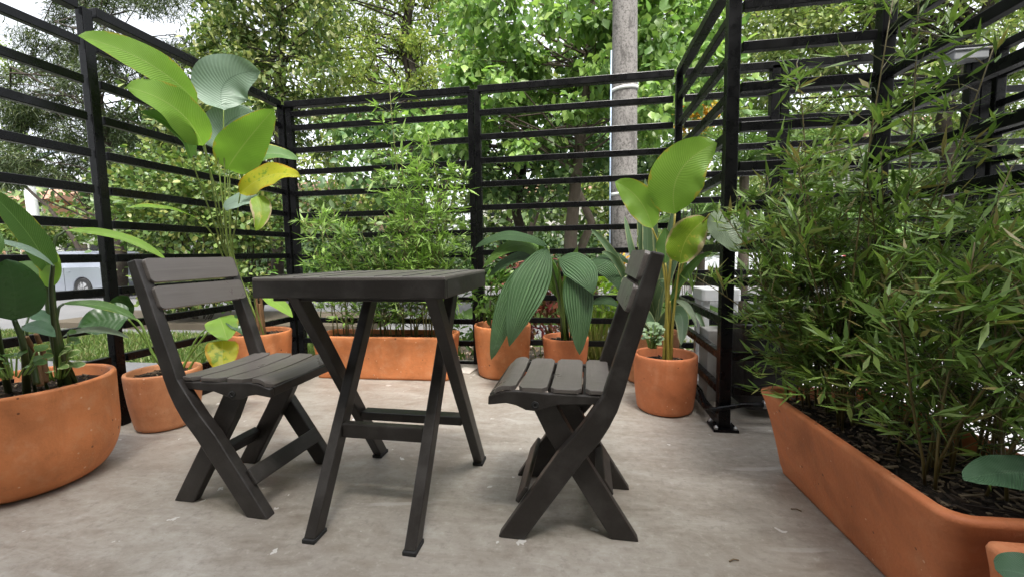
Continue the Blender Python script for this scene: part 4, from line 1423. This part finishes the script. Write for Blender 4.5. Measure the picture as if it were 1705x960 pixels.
scatter('lawn_grass', -12, 1.2, 4.01, 4.68, -.2, 14000, .075, .012, LV['grass'])
scatter('side_grass', -12, -2.35, 3.1, 3.98, -.15, 16000, .075, .011, LV['grass'])
scatter('verge_grass', -40, 30, 13.5, 18, -.26, 14000, .3, .05, LV['grass'])
n_ = 900
pp = np.stack([rng.uniform(-2.2, 1.2, n_), rng.uniform(3.05, 3.95, n_), rng.uniform(-.105, -.09, n_)], 1)
dd = nrm(np.stack([rng.normal(0, 1, n_), rng.normal(0, 1, n_), rng.normal(0, .25, n_)], 1))
vs, fs = leaf_arrays(pp, dd, V([(0, 0, 1)] * n_) + rng.normal(size=(n_, 3)) * .3, rng.uniform(.04, .1, n_), .035, OVAL)
tag(np_mesh('leaf_litter', vs, fs, leaf_mat('dead_leaf', [(.2, .12, .06), (.3, .22, .14), (.12, .07, .04), (.4, .33, .25)], .1, .8)), kind='stuff')

# shrubs and hedges on the verge
hb = [('clipped yellow-green shrub behind the tall plant', 300, 340, 6.6, (1.5, .9, .95), 5200, .1, 'hedge'),
      ('yellow-green shrub right of the fence post, rising to the back corner', 415, 365, 6.9, (.85, .8, .75), 2600, .1, 'hedge'),
      ('low dark shrub on bare stems at the lawn edge behind the left chair', 335, 470, 6.3, (1.25, .6, .5), 2600, .09, 'hedge')]
for lb, px, py, Y, rad, n, sz, mt in hb:
    leafy_bush('shrub', lb, P(px, py, Y), rad, n, sz, LV[mt], 'shrubs along the lawn', 'shrub', OVAL, .62, 10, -.22, M['bark_dark'], .4)
for i, (px, py, Y, rad, lb) in enumerate(((60, 385, 15.5, (3.2, 1, .8), 'dark clipped hedge behind the silver car'), (560, 430, 14.6, (4.2, 1, 1.1), 'dark hedge across the road behind the long trough'),
                                           (900, 430, 15, (4, 1, 1.0), 'dark hedge across the road behind the palm grass'), (1420, 425, 16, (4.5, 1, .9), 'hedge across the road behind the right bamboo'))):
    leafy_bush('hedge', lb, P(px, py, Y), rad, 3200, .17, LV['dark' if i in (1, 2) else 'hedge'], 'hedges across the road', 'hedge', OVAL, .7, 8, -.3, M['bark_dark'], .4)


# ------------------------------------------------------------------ trees
def tree(name, label, base, trunk, r0, clumps, per, size, mat, bark, aspect=.6, tmpl=OVAL, flat=.7, droop=.2, twigs=5, group='trees beyond the fence', limb=.32, upness=.9, twig_r=.012):
    """trunk: list of points from the base up; clumps: list of (centre, radius). Limbs grow from the trunk to each clump."""
    base = V(base)
    e = empty(name, tuple(base), 0, label, 'tree', group)
    tp = [V(p) for p in trunk]
    n = len(tp)
    m = MB()
    rad = [r0 * (1 - .62 * i / (n - 1)) for i in range(n)]
    rad[0] *= 1.25
    m.tube([p - base for p in tp], rad, 10)
    pos, dirs, ups = [], [], []
    for c, r in clumps:
        c = V(c)
        # start where the limb would leave the trunk: somewhat below the clump
        best = min(range(1, n), key=lambda i: abs(np.linalg.norm(tp[i] - c) + max(0, tp[i][2] - c[2] + .2 * r) * 3))
        p0 = tp[best] if best == n - 1 else tp[best] + (tp[best + 1] - tp[best]) * random.random() * .8
        L = np.linalg.norm(c - p0)
        side = rng.normal(size=3) * .1 * L
        p1 = p0 + (c - p0) * .35 + V((0, 0, .1 * L)) + side
        p2 = p0 + (c - p0) * .7 + V((0, 0, .1 * L)) - side * .7
        rl = max(.014, min(rad[best] * .6, limb * .1 * (.4 + L * .12)))
        m.tube([q - base for q in (p0, p1, p2, c)], [rl, rl * .75, rl * .5, rl * .28], 6, False)
        for _ in range(twigs):
            q = c + rand_dirs(1)[0] * r * V((1, 1, flat)) * random.uniform(.5, 1)
            s = p2 + (c - p2) * random.random()
            m.tube([s - base, (s + q) / 2 + rng.normal(size=3) * .12 * r - base, q - base], [rl * .3, max(.004, rl * .18), twig_r * .3], 4, False)
            k = max(4, int(per * .4 / twigs))
            tt = rng.random((k, 1)) ** .6
            pos.append(s + (q - s) * tt + rng.normal(size=(k, 3)) * r * .17)
            dirs.append(nrm((q - s) / (np.linalg.norm(q - s) + 1e-6) * .7 + rng.normal(size=(k, 3)) * .7 + V((0, 0, -droop))))
        k = int(per * .6)
        off = rand_dirs(k) * (rng.random((k, 1)) ** .45)
        pos.append(c + off * r * V((1, 1, flat)))
        dirs.append(nrm(off * .6 + rng.normal(size=(k, 3)) * .7 + V((0, 0, -droop))))
    m.build('trunk', bark, e, 0, True)
    pos, dirs = np.concatenate(pos), np.concatenate(dirs)
    N = len(pos)
    nor = V((0, 0, upness)) + rng.normal(size=(N, 3)) * .5
    L = size * rng.uniform(.6, 1.35, N)
    vs, fs = leaf_arrays(pos - base, dirs, nor, L, L * aspect, tmpl)
    np_mesh('crown', vs, fs, mat, e)
    return e


def clumps_px(rects, jitter=1.):
    out = []
    for (x0, y0, x1, y1, Y, dY, n, rpx) in rects:
        k = 0
        g = max(1, int(math.sqrt(n * abs(x1 - x0) / max(1, abs(y1 - y0)))))
        for i in range(n):
            fx, fy = (i % g + random.random()) / g, (i // g + random.random()) / max(1, math.ceil(n / g))
            y = Y + random.uniform(-dY, dY)
            out.append((P(x0 + (x1 - x0) * fx, y0 + (y1 - y0) * fy, y), rpx * random.uniform(.7, 1.3) * y / F_PX))
    return out


# big-leaved bright tree close behind the fence
tree('broadleaf_tree', 'bright green large-leaved tree close behind the back fence and the pole', (-.1, 7.2, -.5),
     [(-.1, 7.2, -.5), (-.15, 7.15, 1.0), (-.05, 7.0, 2.0), (.1, 6.8, 3.2), (.2, 6.6, 4.6)], .13,
     clumps_px([(740, -60, 1210, 120, 6.7, .9, 40, 46), (770, 100, 1010, 250, 6.5, .7, 18, 38), (700, 175, 800, 250, 6.2, .4, 5, 34), (1060, 90, 1210, 200, 6.2, .5, 7, 42), (1060, 180, 1130, 230, 6.3, .3, 3, 30)]),
     150, .13, LV['big'], M['bark'], .72, HEART, .75, .75, 6, upness=.55)
tree('broadleaf_tree', 'large-leaved tree with shade painted into its green behind the middle of the back fence', (-1.1, 8.6, -.5),
     [(-1.1, 8.6, -.5), (-1.0, 8.5, .6), (-1.25, 8.4, 1.6), (-1.0, 8.2, 2.8)], .16,
     clumps_px([(560, 170, 800, 330, 7.6, .7, 18, 46), (780, 180, 1010, 330, 7.6, .7, 18, 44), (1040, 250, 1130, 360, 7.8, .5, 7, 40)]),
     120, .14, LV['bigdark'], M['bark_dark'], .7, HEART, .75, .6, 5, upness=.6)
# twisted olive-green tree, twice
tree('acacia_tree', 'fine-leaved tree with dark twisted branches against the sky in the middle', P(700, 430, 11.5) * V((1, 1, 0)) + V((0, 0, -.5)),
     [P(700, 470, 11.5), P(690, 330, 11.4), P(688, 200, 11.4), P(684, 120, 11.4), P(672, 70, 11.4), P(680, 20, 11.4), P(700, -60, 11.4)], .24,
     clumps_px([(500, -80, 800, 60, 11.4, 1.6, 34, 40), (520, 40, 790, 160, 11.2, 1.6, 30, 36), (540, 150, 760, 220, 11.6, 1.2, 12, 34)]),
     300, .11, LV['olive'], M['bark_dark'], .42, OVAL, .5, .1, 6, limb=.5)
tree('acacia_tree', 'pale feathery tree with leaning branches above the right bamboo', P(1600, 430, 12.5) * V((1, 1, 0)) + V((0, 0, -.5)),
     [P(1580, 480, 12.5), P(1590, 330, 12.4), P(1570, 200, 12.4), P(1600, 100, 12.2), P(1650, 0, 12.2), P(1700, -120, 12)], .2,
     clumps_px([(1220, -60, 1500, 90, 12.4, 1.5, 26, 46), (1500, -90, 1800, 60, 12.2, 1.5, 18, 46), (1230, 100, 1420, 300, 12.6, 1.2, 14, 44), (1560, 90, 1760, 220, 12.6, 1.2, 9, 40), (1260, 60, 1460, 120, 12.8, 1, 7, 34)]),
     330, .14, LV['far'], M['bark_dark'], .45, OVAL, .5, .15, 6, limb=.45)
# medium leaved tree upper left
tree('broadleaf_tree', 'tall yellowish-green tree with a dark trunk behind the back left corner', P(462, 420, 9.5) * V((1, 1, 0)) + V((0, 0, -.5)),
     [P(462, 500, 9.5), P(462, 330, 9.4), P(466, 180, 9.4), P(470, 60, 9.4), P(466, -80, 9.4)], .13,
     clumps_px([(320, -70, 560, 60, 9.2, 1.0, 26, 42), (330, 40, 540, 150, 9.3, 1.0, 20, 38), (230, 150, 460, 240, 8.6, .8, 12, 36), (350, 110, 480, 190, 9.0, .6, 6, 34), (480, 150, 560, 260, 9.8, .6, 6, 36)]),
     150, .16, LV['broad'], M['bark_dark'], .62, BROAD, .65, .3, 6, upness=.75)
# dark conifer at the left
tree('conifer', 'dark feathery conifer with drooping sprays on the left', P(205, 430, 10.5) * V((1, 1, 0)) + V((0, 0, -.5)),
     [P(200, 500, 10.5), P(200, 400, 10.5), P(180, 250, 10.5), P(150, 100, 10.5), P(130, -80, 10.5)], .17,
     clumps_px([(20, 60, 330, 180, 10.3, 1.2, 26, 34), (0, 170, 340, 300, 10.2, 1.2, 34, 34), (60, -60, 330, 70, 10.5, 1.2, 16, 34), (150, 280, 330, 350, 10.2, .8, 10, 30), (-90, 110, 40, 300, 10.2, 1, 10, 40), (0, 270, 60, 310, 10.4, .5, 3, 26)]),
     560, .21, LV['conifer'], M['bark_dark'], .1, LANCE, .42, .28, 9, upness=.6)
# trees filling the far side of the road
far = [('pale far tree behind the conifer', -60, 250, 30, 90, 'far'), ('far tree behind the yellowish-green tree', 430, 250, 26, 110, 'far'), ('far light green tree behind the twisted tree', 620, 260, 24, 110, 'olive'),
       ('far tree behind the large-leaved tree', 850, 250, 25, 120, 'far'), ('far tree behind the utility pole', 1080, 240, 23, 110, 'olive'), ('far tree behind the palms', 1300, 240, 24, 110, 'far'), ('far tree at the right edge', 1560, 250, 27, 90, 'far'), ('dark far tree between the conifer and the corner', 270, 250, 22, 100, 'dark')]
for lb, px, py, Y, hw, mt in far:
    b = P(px, 430, Y) * V((1, 1, 0)) + V((0, 0, -.4))
    top = 60 if mt != 'dark' else 190
    tree('deciduous_tree', lb, b, [b, P(px - 5, 380, Y), P(px + 8, 300, Y), P(px, 200, Y), P(px + 5, 110, Y)], .3,
         clumps_px([(px - hw, top, px + hw, 340, Y, 2.0, 34, 38), (px - hw * 1.1, 330, px + hw * 1.1, 420, Y, 1.5, 10, 34)]),
         150, .3, LV[mt], M['bark_dark'], .55, OVAL, .7, .2, 4, 'trees across the road')
# far wood that closes the view across the road
n_ = 36000
pos = np.stack([rng.uniform(-62, 46, n_), rng.uniform(20, 30, n_), rng.uniform(0, 1, n_)], 1)
topz = 6.2 + 1.6 * np.sin(pos[:, 0] * .55) + 1.1 * np.sin(pos[:, 0] * 1.37 + 2) + .7 * np.sin(pos[:, 0] * 3.1)
pos[:, 2] = -.2 + topz * pos[:, 2] ** .9
lump = np.sin(pos[:, 0] * 1.9 + pos[:, 2] * 1.3) + np.sin(pos[:, 0] * .9 - pos[:, 2] * 2.1)
pos[:, 1] += lump * 1.2
vs, fs = leaf_arrays(pos, rand_dirs(n_) + V((0, 0, -.2)), V((0, -.4, .8)) + rng.normal(size=(n_, 3)) * .5, .42 * rng.uniform(.6, 1.4, n_), .26, OVAL)
tag(np_mesh('woodland', vs, fs, LV['wood']), kind='stuff')
# bare leaning trunks seen through the rails
for i, (pts, rr, lb) in enumerate((
        ([(985, 470), (965, 420), (985, 370), (955, 300), (975, 250)], .14, 'thick curved bare trunk left of the utility pole'),
        ([(870, 440), (885, 380), (905, 320), (945, 270), (960, 230)], .09, 'slim forked trunk behind the palm grass'),
        ([(718, 440), (715, 380), (740, 310), (765, 260), (800, 220)], .11, 'dark leaning trunk behind the tallest bamboo'),
        ([(30, 300), (80, 345), (120, 395), (140, 430), (150, 470)], .12, 'dark slanting trunk above the silver car'))):
    Y = 9.2 + i * .4 if i < 3 else 13.9
    q = [P(x, y, Y) for x, y in pts]
    if i == 3: q = q[::-1]
    b = q[0].copy(); b[2] = -.45
    tree('bare_tree', lb, b, [b] + q, rr, clumps_px([(pts[-1][0] - 60, pts[-1][1] - 40, pts[-1][0] + 60, pts[-1][1] + 30, Y, .5, 5, 26)] if i != 3 else [(0, 240, 60, 290, Y, .5, 4, 26)]), 90, .14, LV['bigdark'], M['bark'] if i < 2 else M['bark_dark'], .6, OVAL, .7, .3, 4, 'leaning trunks behind the fence')


# ------------------------------------------------------------------ palms
def palm(label, base, h_, fronds, Lf, seed):
    random.seed(seed)
    base = V(base)
    e = empty('palm', tuple(base), 0, label, 'palm', 'palms behind the bins')
    m = MB()
    m.tube([(0, 0, 0), (.03, 0, h_ * .5), (.0, .02, h_)], [.1, .08, .07], 10)
    m.build('trunk', M['bark'], e, 0, True)
    top = V((0, 0, h_))
    for i in range(fronds):
        a = 6.283 * i / fronds + random.uniform(-.2, .2)
        el = random.uniform(.35, 1.25)
        d = V((math.cos(a) * math.cos(el), math.sin(a) * math.cos(el), math.sin(el)))
        L = Lf * random.uniform(.8, 1.15)
        pts = [top + d * L * t + V((math.cos(a) * .25, math.sin(a) * .25, -.75)) * L * t * t * .8 for t in np.linspace(0, 1, 12)]
        m = MB()
        m.tube(pts, [.014 * (1 - .8 * k / 11) for k in range(12)], 5, False)
        pos, dirs = [], []
        for k in range(1, 60):
            t = k / 60
            j = min(10, int(t * 11)); p = pts[j] + (pts[j + 1] - pts[j]) * (t * 11 - j)
            T = unit(pts[j + 1] - pts[j]); s = unit(np.cross(T, (0, 0, 1)))
            for sg in (-1, 1):
                pos.append(p); dirs.append(unit(s * sg + T * .55 + V((0, 0, -.35)) + rng.normal(size=3) * .07))
        N = len(pos)
        vs, fs = leaf_arrays(V(pos), V(dirs), V([(0, 0, 1)] * N) + rng.normal(size=(N, 3)) * .2, [L * .3 * math.sin(.25 + 2.7 * (i_ // 2) / 60) + .04 for i_ in range(N)], .022, LANCE)
        fr = m.build('frond', LV['palm'], e)
        np_mesh('leaflets', vs, fs, LV['palm'], fr)
    random.seed(seed + 99)


palm('tall feathery palm between the large-leaved tree and the bolted post', (P(1235, 430, 7.5)[0], 7.5, -.4), 2.6, 13, 1.7, 3)
palm('short feathery palm low behind the outer fence', (P(1330, 430, 8.5)[0], 8.5, -.4), 1.7, 12, 1.5, 4)
palm('slim palm between the utility pole and the bright tree', (P(1165, 430, 9.5)[0], 9.5, -.4), 1.9, 11, 1.3, 5)
leafy_bush('flowering_shrub', 'shrub with orange blossom seen through the fence corner', P(1150, 195, 8.6), (.5, .4, .35), 700, .1, LV['orange'], None, 'shrub', OVAL, .6, 6, -.4)

# ------------------------------------------------------------------ utility pole
PY = 5.05
pp = P(1038, 430, PY)
e = empty('utility_pole', (pp[0], PY, -.5), 0, 'weathered grey concrete utility pole behind the back fence', 'pole')
t = NT('pole_concrete')
co = t.coord('Object', (1, 1, .3))
n1 = t.noise(co, 9, 6, .7); n2 = t.noise(t.coord(), 45, 5, .7)
c = t.mix(n1, (.13, .12, .112), (.29, .272, .255))
n3 = t.noise(t.coord('Object', (1.6, 1.6, .6)), 5, 6, .7, .8)
c = t.mix(t.ramp(n3, [(.5, 0), (.62, .75)]), c, (.06, .055, .05))
c = t.mix(t.ramp(n2, [(.38, .8), (.52, 0)]), c, (.06, .054, .05))
t.set(c, .9); t.bump(n2, .5, .015)
m = MB(); m.lathe([(.158, 0), (.148, 2.0), (.136, 4.0), (.12, 7.5)], 20, cap0=True, cap1=True); m.build('shaft', t.m, e, 0, True)
tb = NT('worn_black_paint'); n2 = tb.noise(tb.coord(), 30, 6, .75); tb.set(tb.ramp(n2, [(.42, (.02, .02, .022)), (.56, (.28, .27, .26))]), .8)
zb = P(1038, 412, PY)[2] + .5
m = MB(); m.lathe([(.156, zb - .45), (.1535, zb)], 24); m.build('painted_band', tb.m, e, 0, True)
M['strap'] = plain('white_strap', (.7, .7, .68), .5)
for zz in (P(1038, 150, PY)[2], P(1038, 322, PY)[2]):
    m = MB(); m.lathe([(.146, -.018), (.153, -.016), (.153, .016), (.146, .018)], 24)
    o = m.build('strap', M['strap'], e, 0, True); o.location = (0, 0, zz + .5); o.rotation_euler = (R_(6), R_(-4), 0)
m = MB(); m.tube([(-.162, -.05, .0), (-.158, -.05, 2.0), (-.15, -.05, P(1017, 88, PY)[2] + .5)], .009, 8); m.build('conduit', plain('blue_grey_pipe', (.3, .38, .5), .5), e, 0, True)

# street lamp on the left
q = P(56, 340, 14.5)
e = empty('street_lamp', (q[0], 14.5, -.3), 0, 'pale street lamp post with a curved arm behind the conifer', 'lamp post')
hl = P(60, 300, 14.5)[2] + .3
M['lamp_pale'] = plain('pale_lamp_paint', (.5, .51, .5), .6, 0, .15)
m = MB(); m.tube([(0, 0, 0), (-.05, 0, hl * .6), (-.15, 0, hl + .4)], [.2, .19, .17], 12); m.build('post', M['lamp_pale'], e, 0, True)
a0, a1, a2, a3 = (V(P(x, y, 14.5)) - V((q[0], 14.5, -.3)) for x, y in ((48, 285), (58, 265), (76, 256), (98, 252)))
m = MB(); m.tube([V((-.15, 0, hl + .35)), a0, a1, a2, a3], [.06, .06, .07, .08, .06], 8); m.build('arm', plain('blue_lamp_arm', (.3, .36, .46), .5), e, 0, True)


# ------------------------------------------------------------------ cars
M['tyre'] = plain('tyre', (.015, .015, .015), .85)
M['rim'] = plain('alloy_rim', (.45, .45, .46), .3, .8)
tg = NT('car_glass'); tg.set((.012, .014, .016), .06, 0, .8); M['car_glass'] = tg.m
tl = NT('tail_lamp'); tl.set((.35, .02, .015), .2); M['tail'] = tl.m
M['head'] = plain('headlamp', (.6, .62, .65), .15)


def car(label, loc, rz, paint):
    """local: x from rear (0) to front (4.3), y across, z from the road"""
    e = empty('parked_car', loc, rz, label, 'car')
    def arc(cx): return [(cx + .36 * math.cos(a), .3 + .36 * math.sin(a)) for a in np.linspace(0, math.pi, 12)]
    prof = [(.06, .3), (.0, .45), (.02, .62), (.05, .95), (.2, 1.0), (3.05, .98), (3.6, .9), (4.1, .76), (4.28, .58), (4.3, .35), (4.2, .25)]
    low = [(3.86, .25)] + arc(3.5) + [(3.1, .22), (1.3, .22)] + arc(.86) + [(.45, .26)]
    m = MB(); m.prism(prof + low, 1, -.86, .86); b = m.build('body', paint, e, .06, seg=4, ang=40)
    b.modifiers['bevel'].width = .05
    m = MB()
    lo_, hi_ = [(.1, .95), (3.1, .95)], [(.45, 1.47), (2.35, 1.5)]
    rings = [[(.1, -.82, .95), (3.12, -.82, .95), (3.12, .82, .95), (.1, .82, .95)], [(.25, -.74, 1.22), (2.75, -.74, 1.24), (2.75, .74, 1.24), (.25, .74, 1.22)],
             [(.42, -.66, 1.42), (2.4, -.66, 1.44), (2.4, .66, 1.44), (.42, .66, 1.42)], [(.6, -.58, 1.47), (2.2, -.58, 1.49), (2.2, .58, 1.49), (.6, .58, 1.47)]]
    m.rings(rings, cap1=True); m.build('cabin', paint, e, .05, seg=3, ang=20)
    for s in (-1, 1):
        for (x0, x1, x2, x3) in ((.42, 1.02, 1.02, .62), (1.1, 1.9, 1.9, 1.1), (1.98, 2.72, 2.42, 1.98)):
            m = MB()
            p = [(x0, s * .79, 1.01), (x1, s * .79, 1.01), (x2, s * .685, 1.38), (x3, s * .685, 1.38)]
            m.add(p + [(a, bb - s * .02, c_) for a, bb, c_ in p], [(0, 1, 2, 3), (7, 6, 5, 4), (0, 4, 5, 1), (1, 5, 6, 2), (2, 6, 7, 3), (3, 7, 4, 0)])
            m.build('side_window', M['car_glass'], e, .008)
        for cx in (.86, 3.5):
            m = MB(); m.lathe([(.2, -.09), (.3, -.1), (.32, -.07), (.32, .07), (.3, .1), (.2, .09)], 28)
            o = m.build('wheel', M['tyre'], e); o.location = (cx, s * .77, .32); o.rotation_euler = (R_(90), 0, 0)
            m = MB(); m.lathe([(.2, .085), (.19, .06), (.05, .08), (.001, .085)], 28)
            for k in range(5):
                a = k * 1.2566
                m.bar((.03 * math.cos(a), .03 * math.sin(a), -s * .095), (.2 * math.cos(a), .2 * math.sin(a), -s * .085), .035, .02, up=(0, 0, 1))
            m.lathe([(.2, -.085), (.19, -.06), (.05, -.075), (.001, -.08)], 28)
            m.build('rim', M['rim'], o, 0)
        m = MB(); m.box((.07, s * .72, .8), (.14, .27, .36)); m.build('tail_lamp', M['tail'], e, .03)
        m = MB(); m.box((4.12, s * .65, .68), (.2, .34, .14)); m.build('headlight', M['head'], e, .03)
        m = MB(); m.box((1.35, s * .868, .84), (.16, .02, .03)); m.box((2.3, s * .868, .84), (.16, .02, .03)); m.build('handle', paint, e, .006)
        m = MB(); m.box((2.75, s * .93, 1.02), (.1, .16, .12)); m.build('wing_mirror', paint, e, .02)
        m = MB(); m.tube([(.6, s * .56, 1.5), (.7, s * .56, 1.54), (2.0, s * .56, 1.55), (2.15, s * .56, 1.51)], .015, 6); m.build('roof_rail', M['tyre'], e)
        m = MB(); m.box((1.52, s * .862, .6), (.008, .006, .7)); m.box((2.72, s * .862, .6), (.008, .006, .7)); m.build('door_seam', M['tyre'], e)
    for (x0, z0, x1, z1, hw) in ((.085, 1.02, .4, 1.39, .62), (3.03, 1.0, 2.46, 1.4, .64)):
        m = MB()
        m.add([(x0, -hw - .08, z0), (x0, hw + .08, z0), (x1, hw - .04, z1), (x1, -hw + .04, z1)], [(0, 1, 2, 3)])
        nm = 'rear_window' if x0 < 1 else 'windscreen'
        o = m.build(nm, M['car_glass'], e); o.location = (-.03 if x0 < 1 else .02, 0, .012)
    m = MB(); m.box((-.005, 0, .62), (.02, .5, .12)); m.build('number_plate', M['white_plastic'], e, .004)
    return e


def paint(name, col, metal):
    t = NT(name); t.set(col, .25, metal, .5)
    t.b.inputs['Coat Weight'].default_value = .6
    return t.m


q = G(130, 497, -.4)
car('silver estate car parked across the road, rear end towards the fence', (q[0] + 1.02, q[1] + .9, -.4), R_(180), paint('silver_paint', (.24, .26, .3), .35))
q = G(1150, 484, -.4)
car('white car parked across the road behind the bins', (q[0] + 4.2, q[1] + 1.0, -.4), R_(180), paint('white_paint', (.62, .63, .65), 0))


# ------------------------------------------------------------------ houses across the road
M['brick_wall'] = stucco('orange_brick', (.42, .24, .15), (.52, .32, .22), 3)
M['white_wall'] = stucco('white_render', (.62, .6, .56), (.75, .73, .7))
M['peach_wall'] = stucco('peach_render', (.55, .33, .22), (.66, .43, .3))
M['grey_wall'] = stucco('pale_stone_render', (.45, .42, .38), (.58, .55, .5))
M['roof_tile'] = stucco('roof_tiles', (.24, .13, .085), (.33, .19, .13), 5)


def house(label, cx, cy, wd, dp, hgt, wall, nwin, rows, gable=1.4):
    e = empty('house', (cx, cy, -.3), 0, label, 'house', 'houses across the road')
    m = MB(); m.box((0, 0, hgt / 2), (wd, dp, hgt)); m.build('wall', wall, e)
    m = MB()
    m.add([(-wd / 2 - .4, -dp / 2 - .5, hgt), (wd / 2 + .4, -dp / 2 - .5, hgt), (wd / 2 + .4, dp / 2 + .5, hgt), (-wd / 2 - .4, dp / 2 + .5, hgt), (-wd / 2 - .4, 0, hgt + gable), (wd / 2 + .4, 0, hgt + gable)],
          [(0, 1, 5, 4), (2, 3, 4, 5), (0, 4, 3), (1, 2, 5), (3, 2, 1, 0)])
    m.build('roof', M['roof_tile'], e)
    for r in range(rows):
        for k in range(nwin):
            x = -wd / 2 + wd * (k + .5) / nwin
            z = 1.7 + r * 2.8
            m = MB()
            for dx in (-.62, .62): m.box((x + dx, -dp / 2 - .03, z), (.08, .1, 1.3))
            for dz in (-.62, .62): m.box((x, -dp / 2 - .03, z + dz), (1.16, .1, .08))
            fr = m.build('window', M['white_wall'], e)
            m = MB(); m.box((x, -dp / 2 - .012, z), (1.16, .02, 1.16)); m.build('pane', M['car_glass'], fr)
    m = MB(); m.box((wd * .12, -dp / 2 - .03, 1.05), (1.0, .06, 2.1)); m.build('door', M['bark'], e)
    return e


q = P(30, 350, 24)
house('orange brick house far left behind the silver car', q[0] - 1, 27, 9, 7, 5.2, M['brick_wall'], 4, 2)
q = P(95, 380, 22)
house('white rendered house behind the slanting trunk', q[0] + 1, 24.5, 6, 5, 3.0, M['white_wall'], 3, 1, 1.0)
q = P(500, 380, 28)
house('peach house glimpsed through the bamboo behind the corner post', q[0], 31, 11, 8, 5.6, M['peach_wall'], 5, 2)
q = P(930, 360, 34)
house('white house glimpsed below the bright tree', q[0], 36, 12, 8, 5.6, M['white_wall'], 5, 2)
q = P(1640, 240, 30)
house('pale rendered house at the far right', q[0] + 2, 33, 14, 8, 8.4, M['grey_wall'], 6, 3)
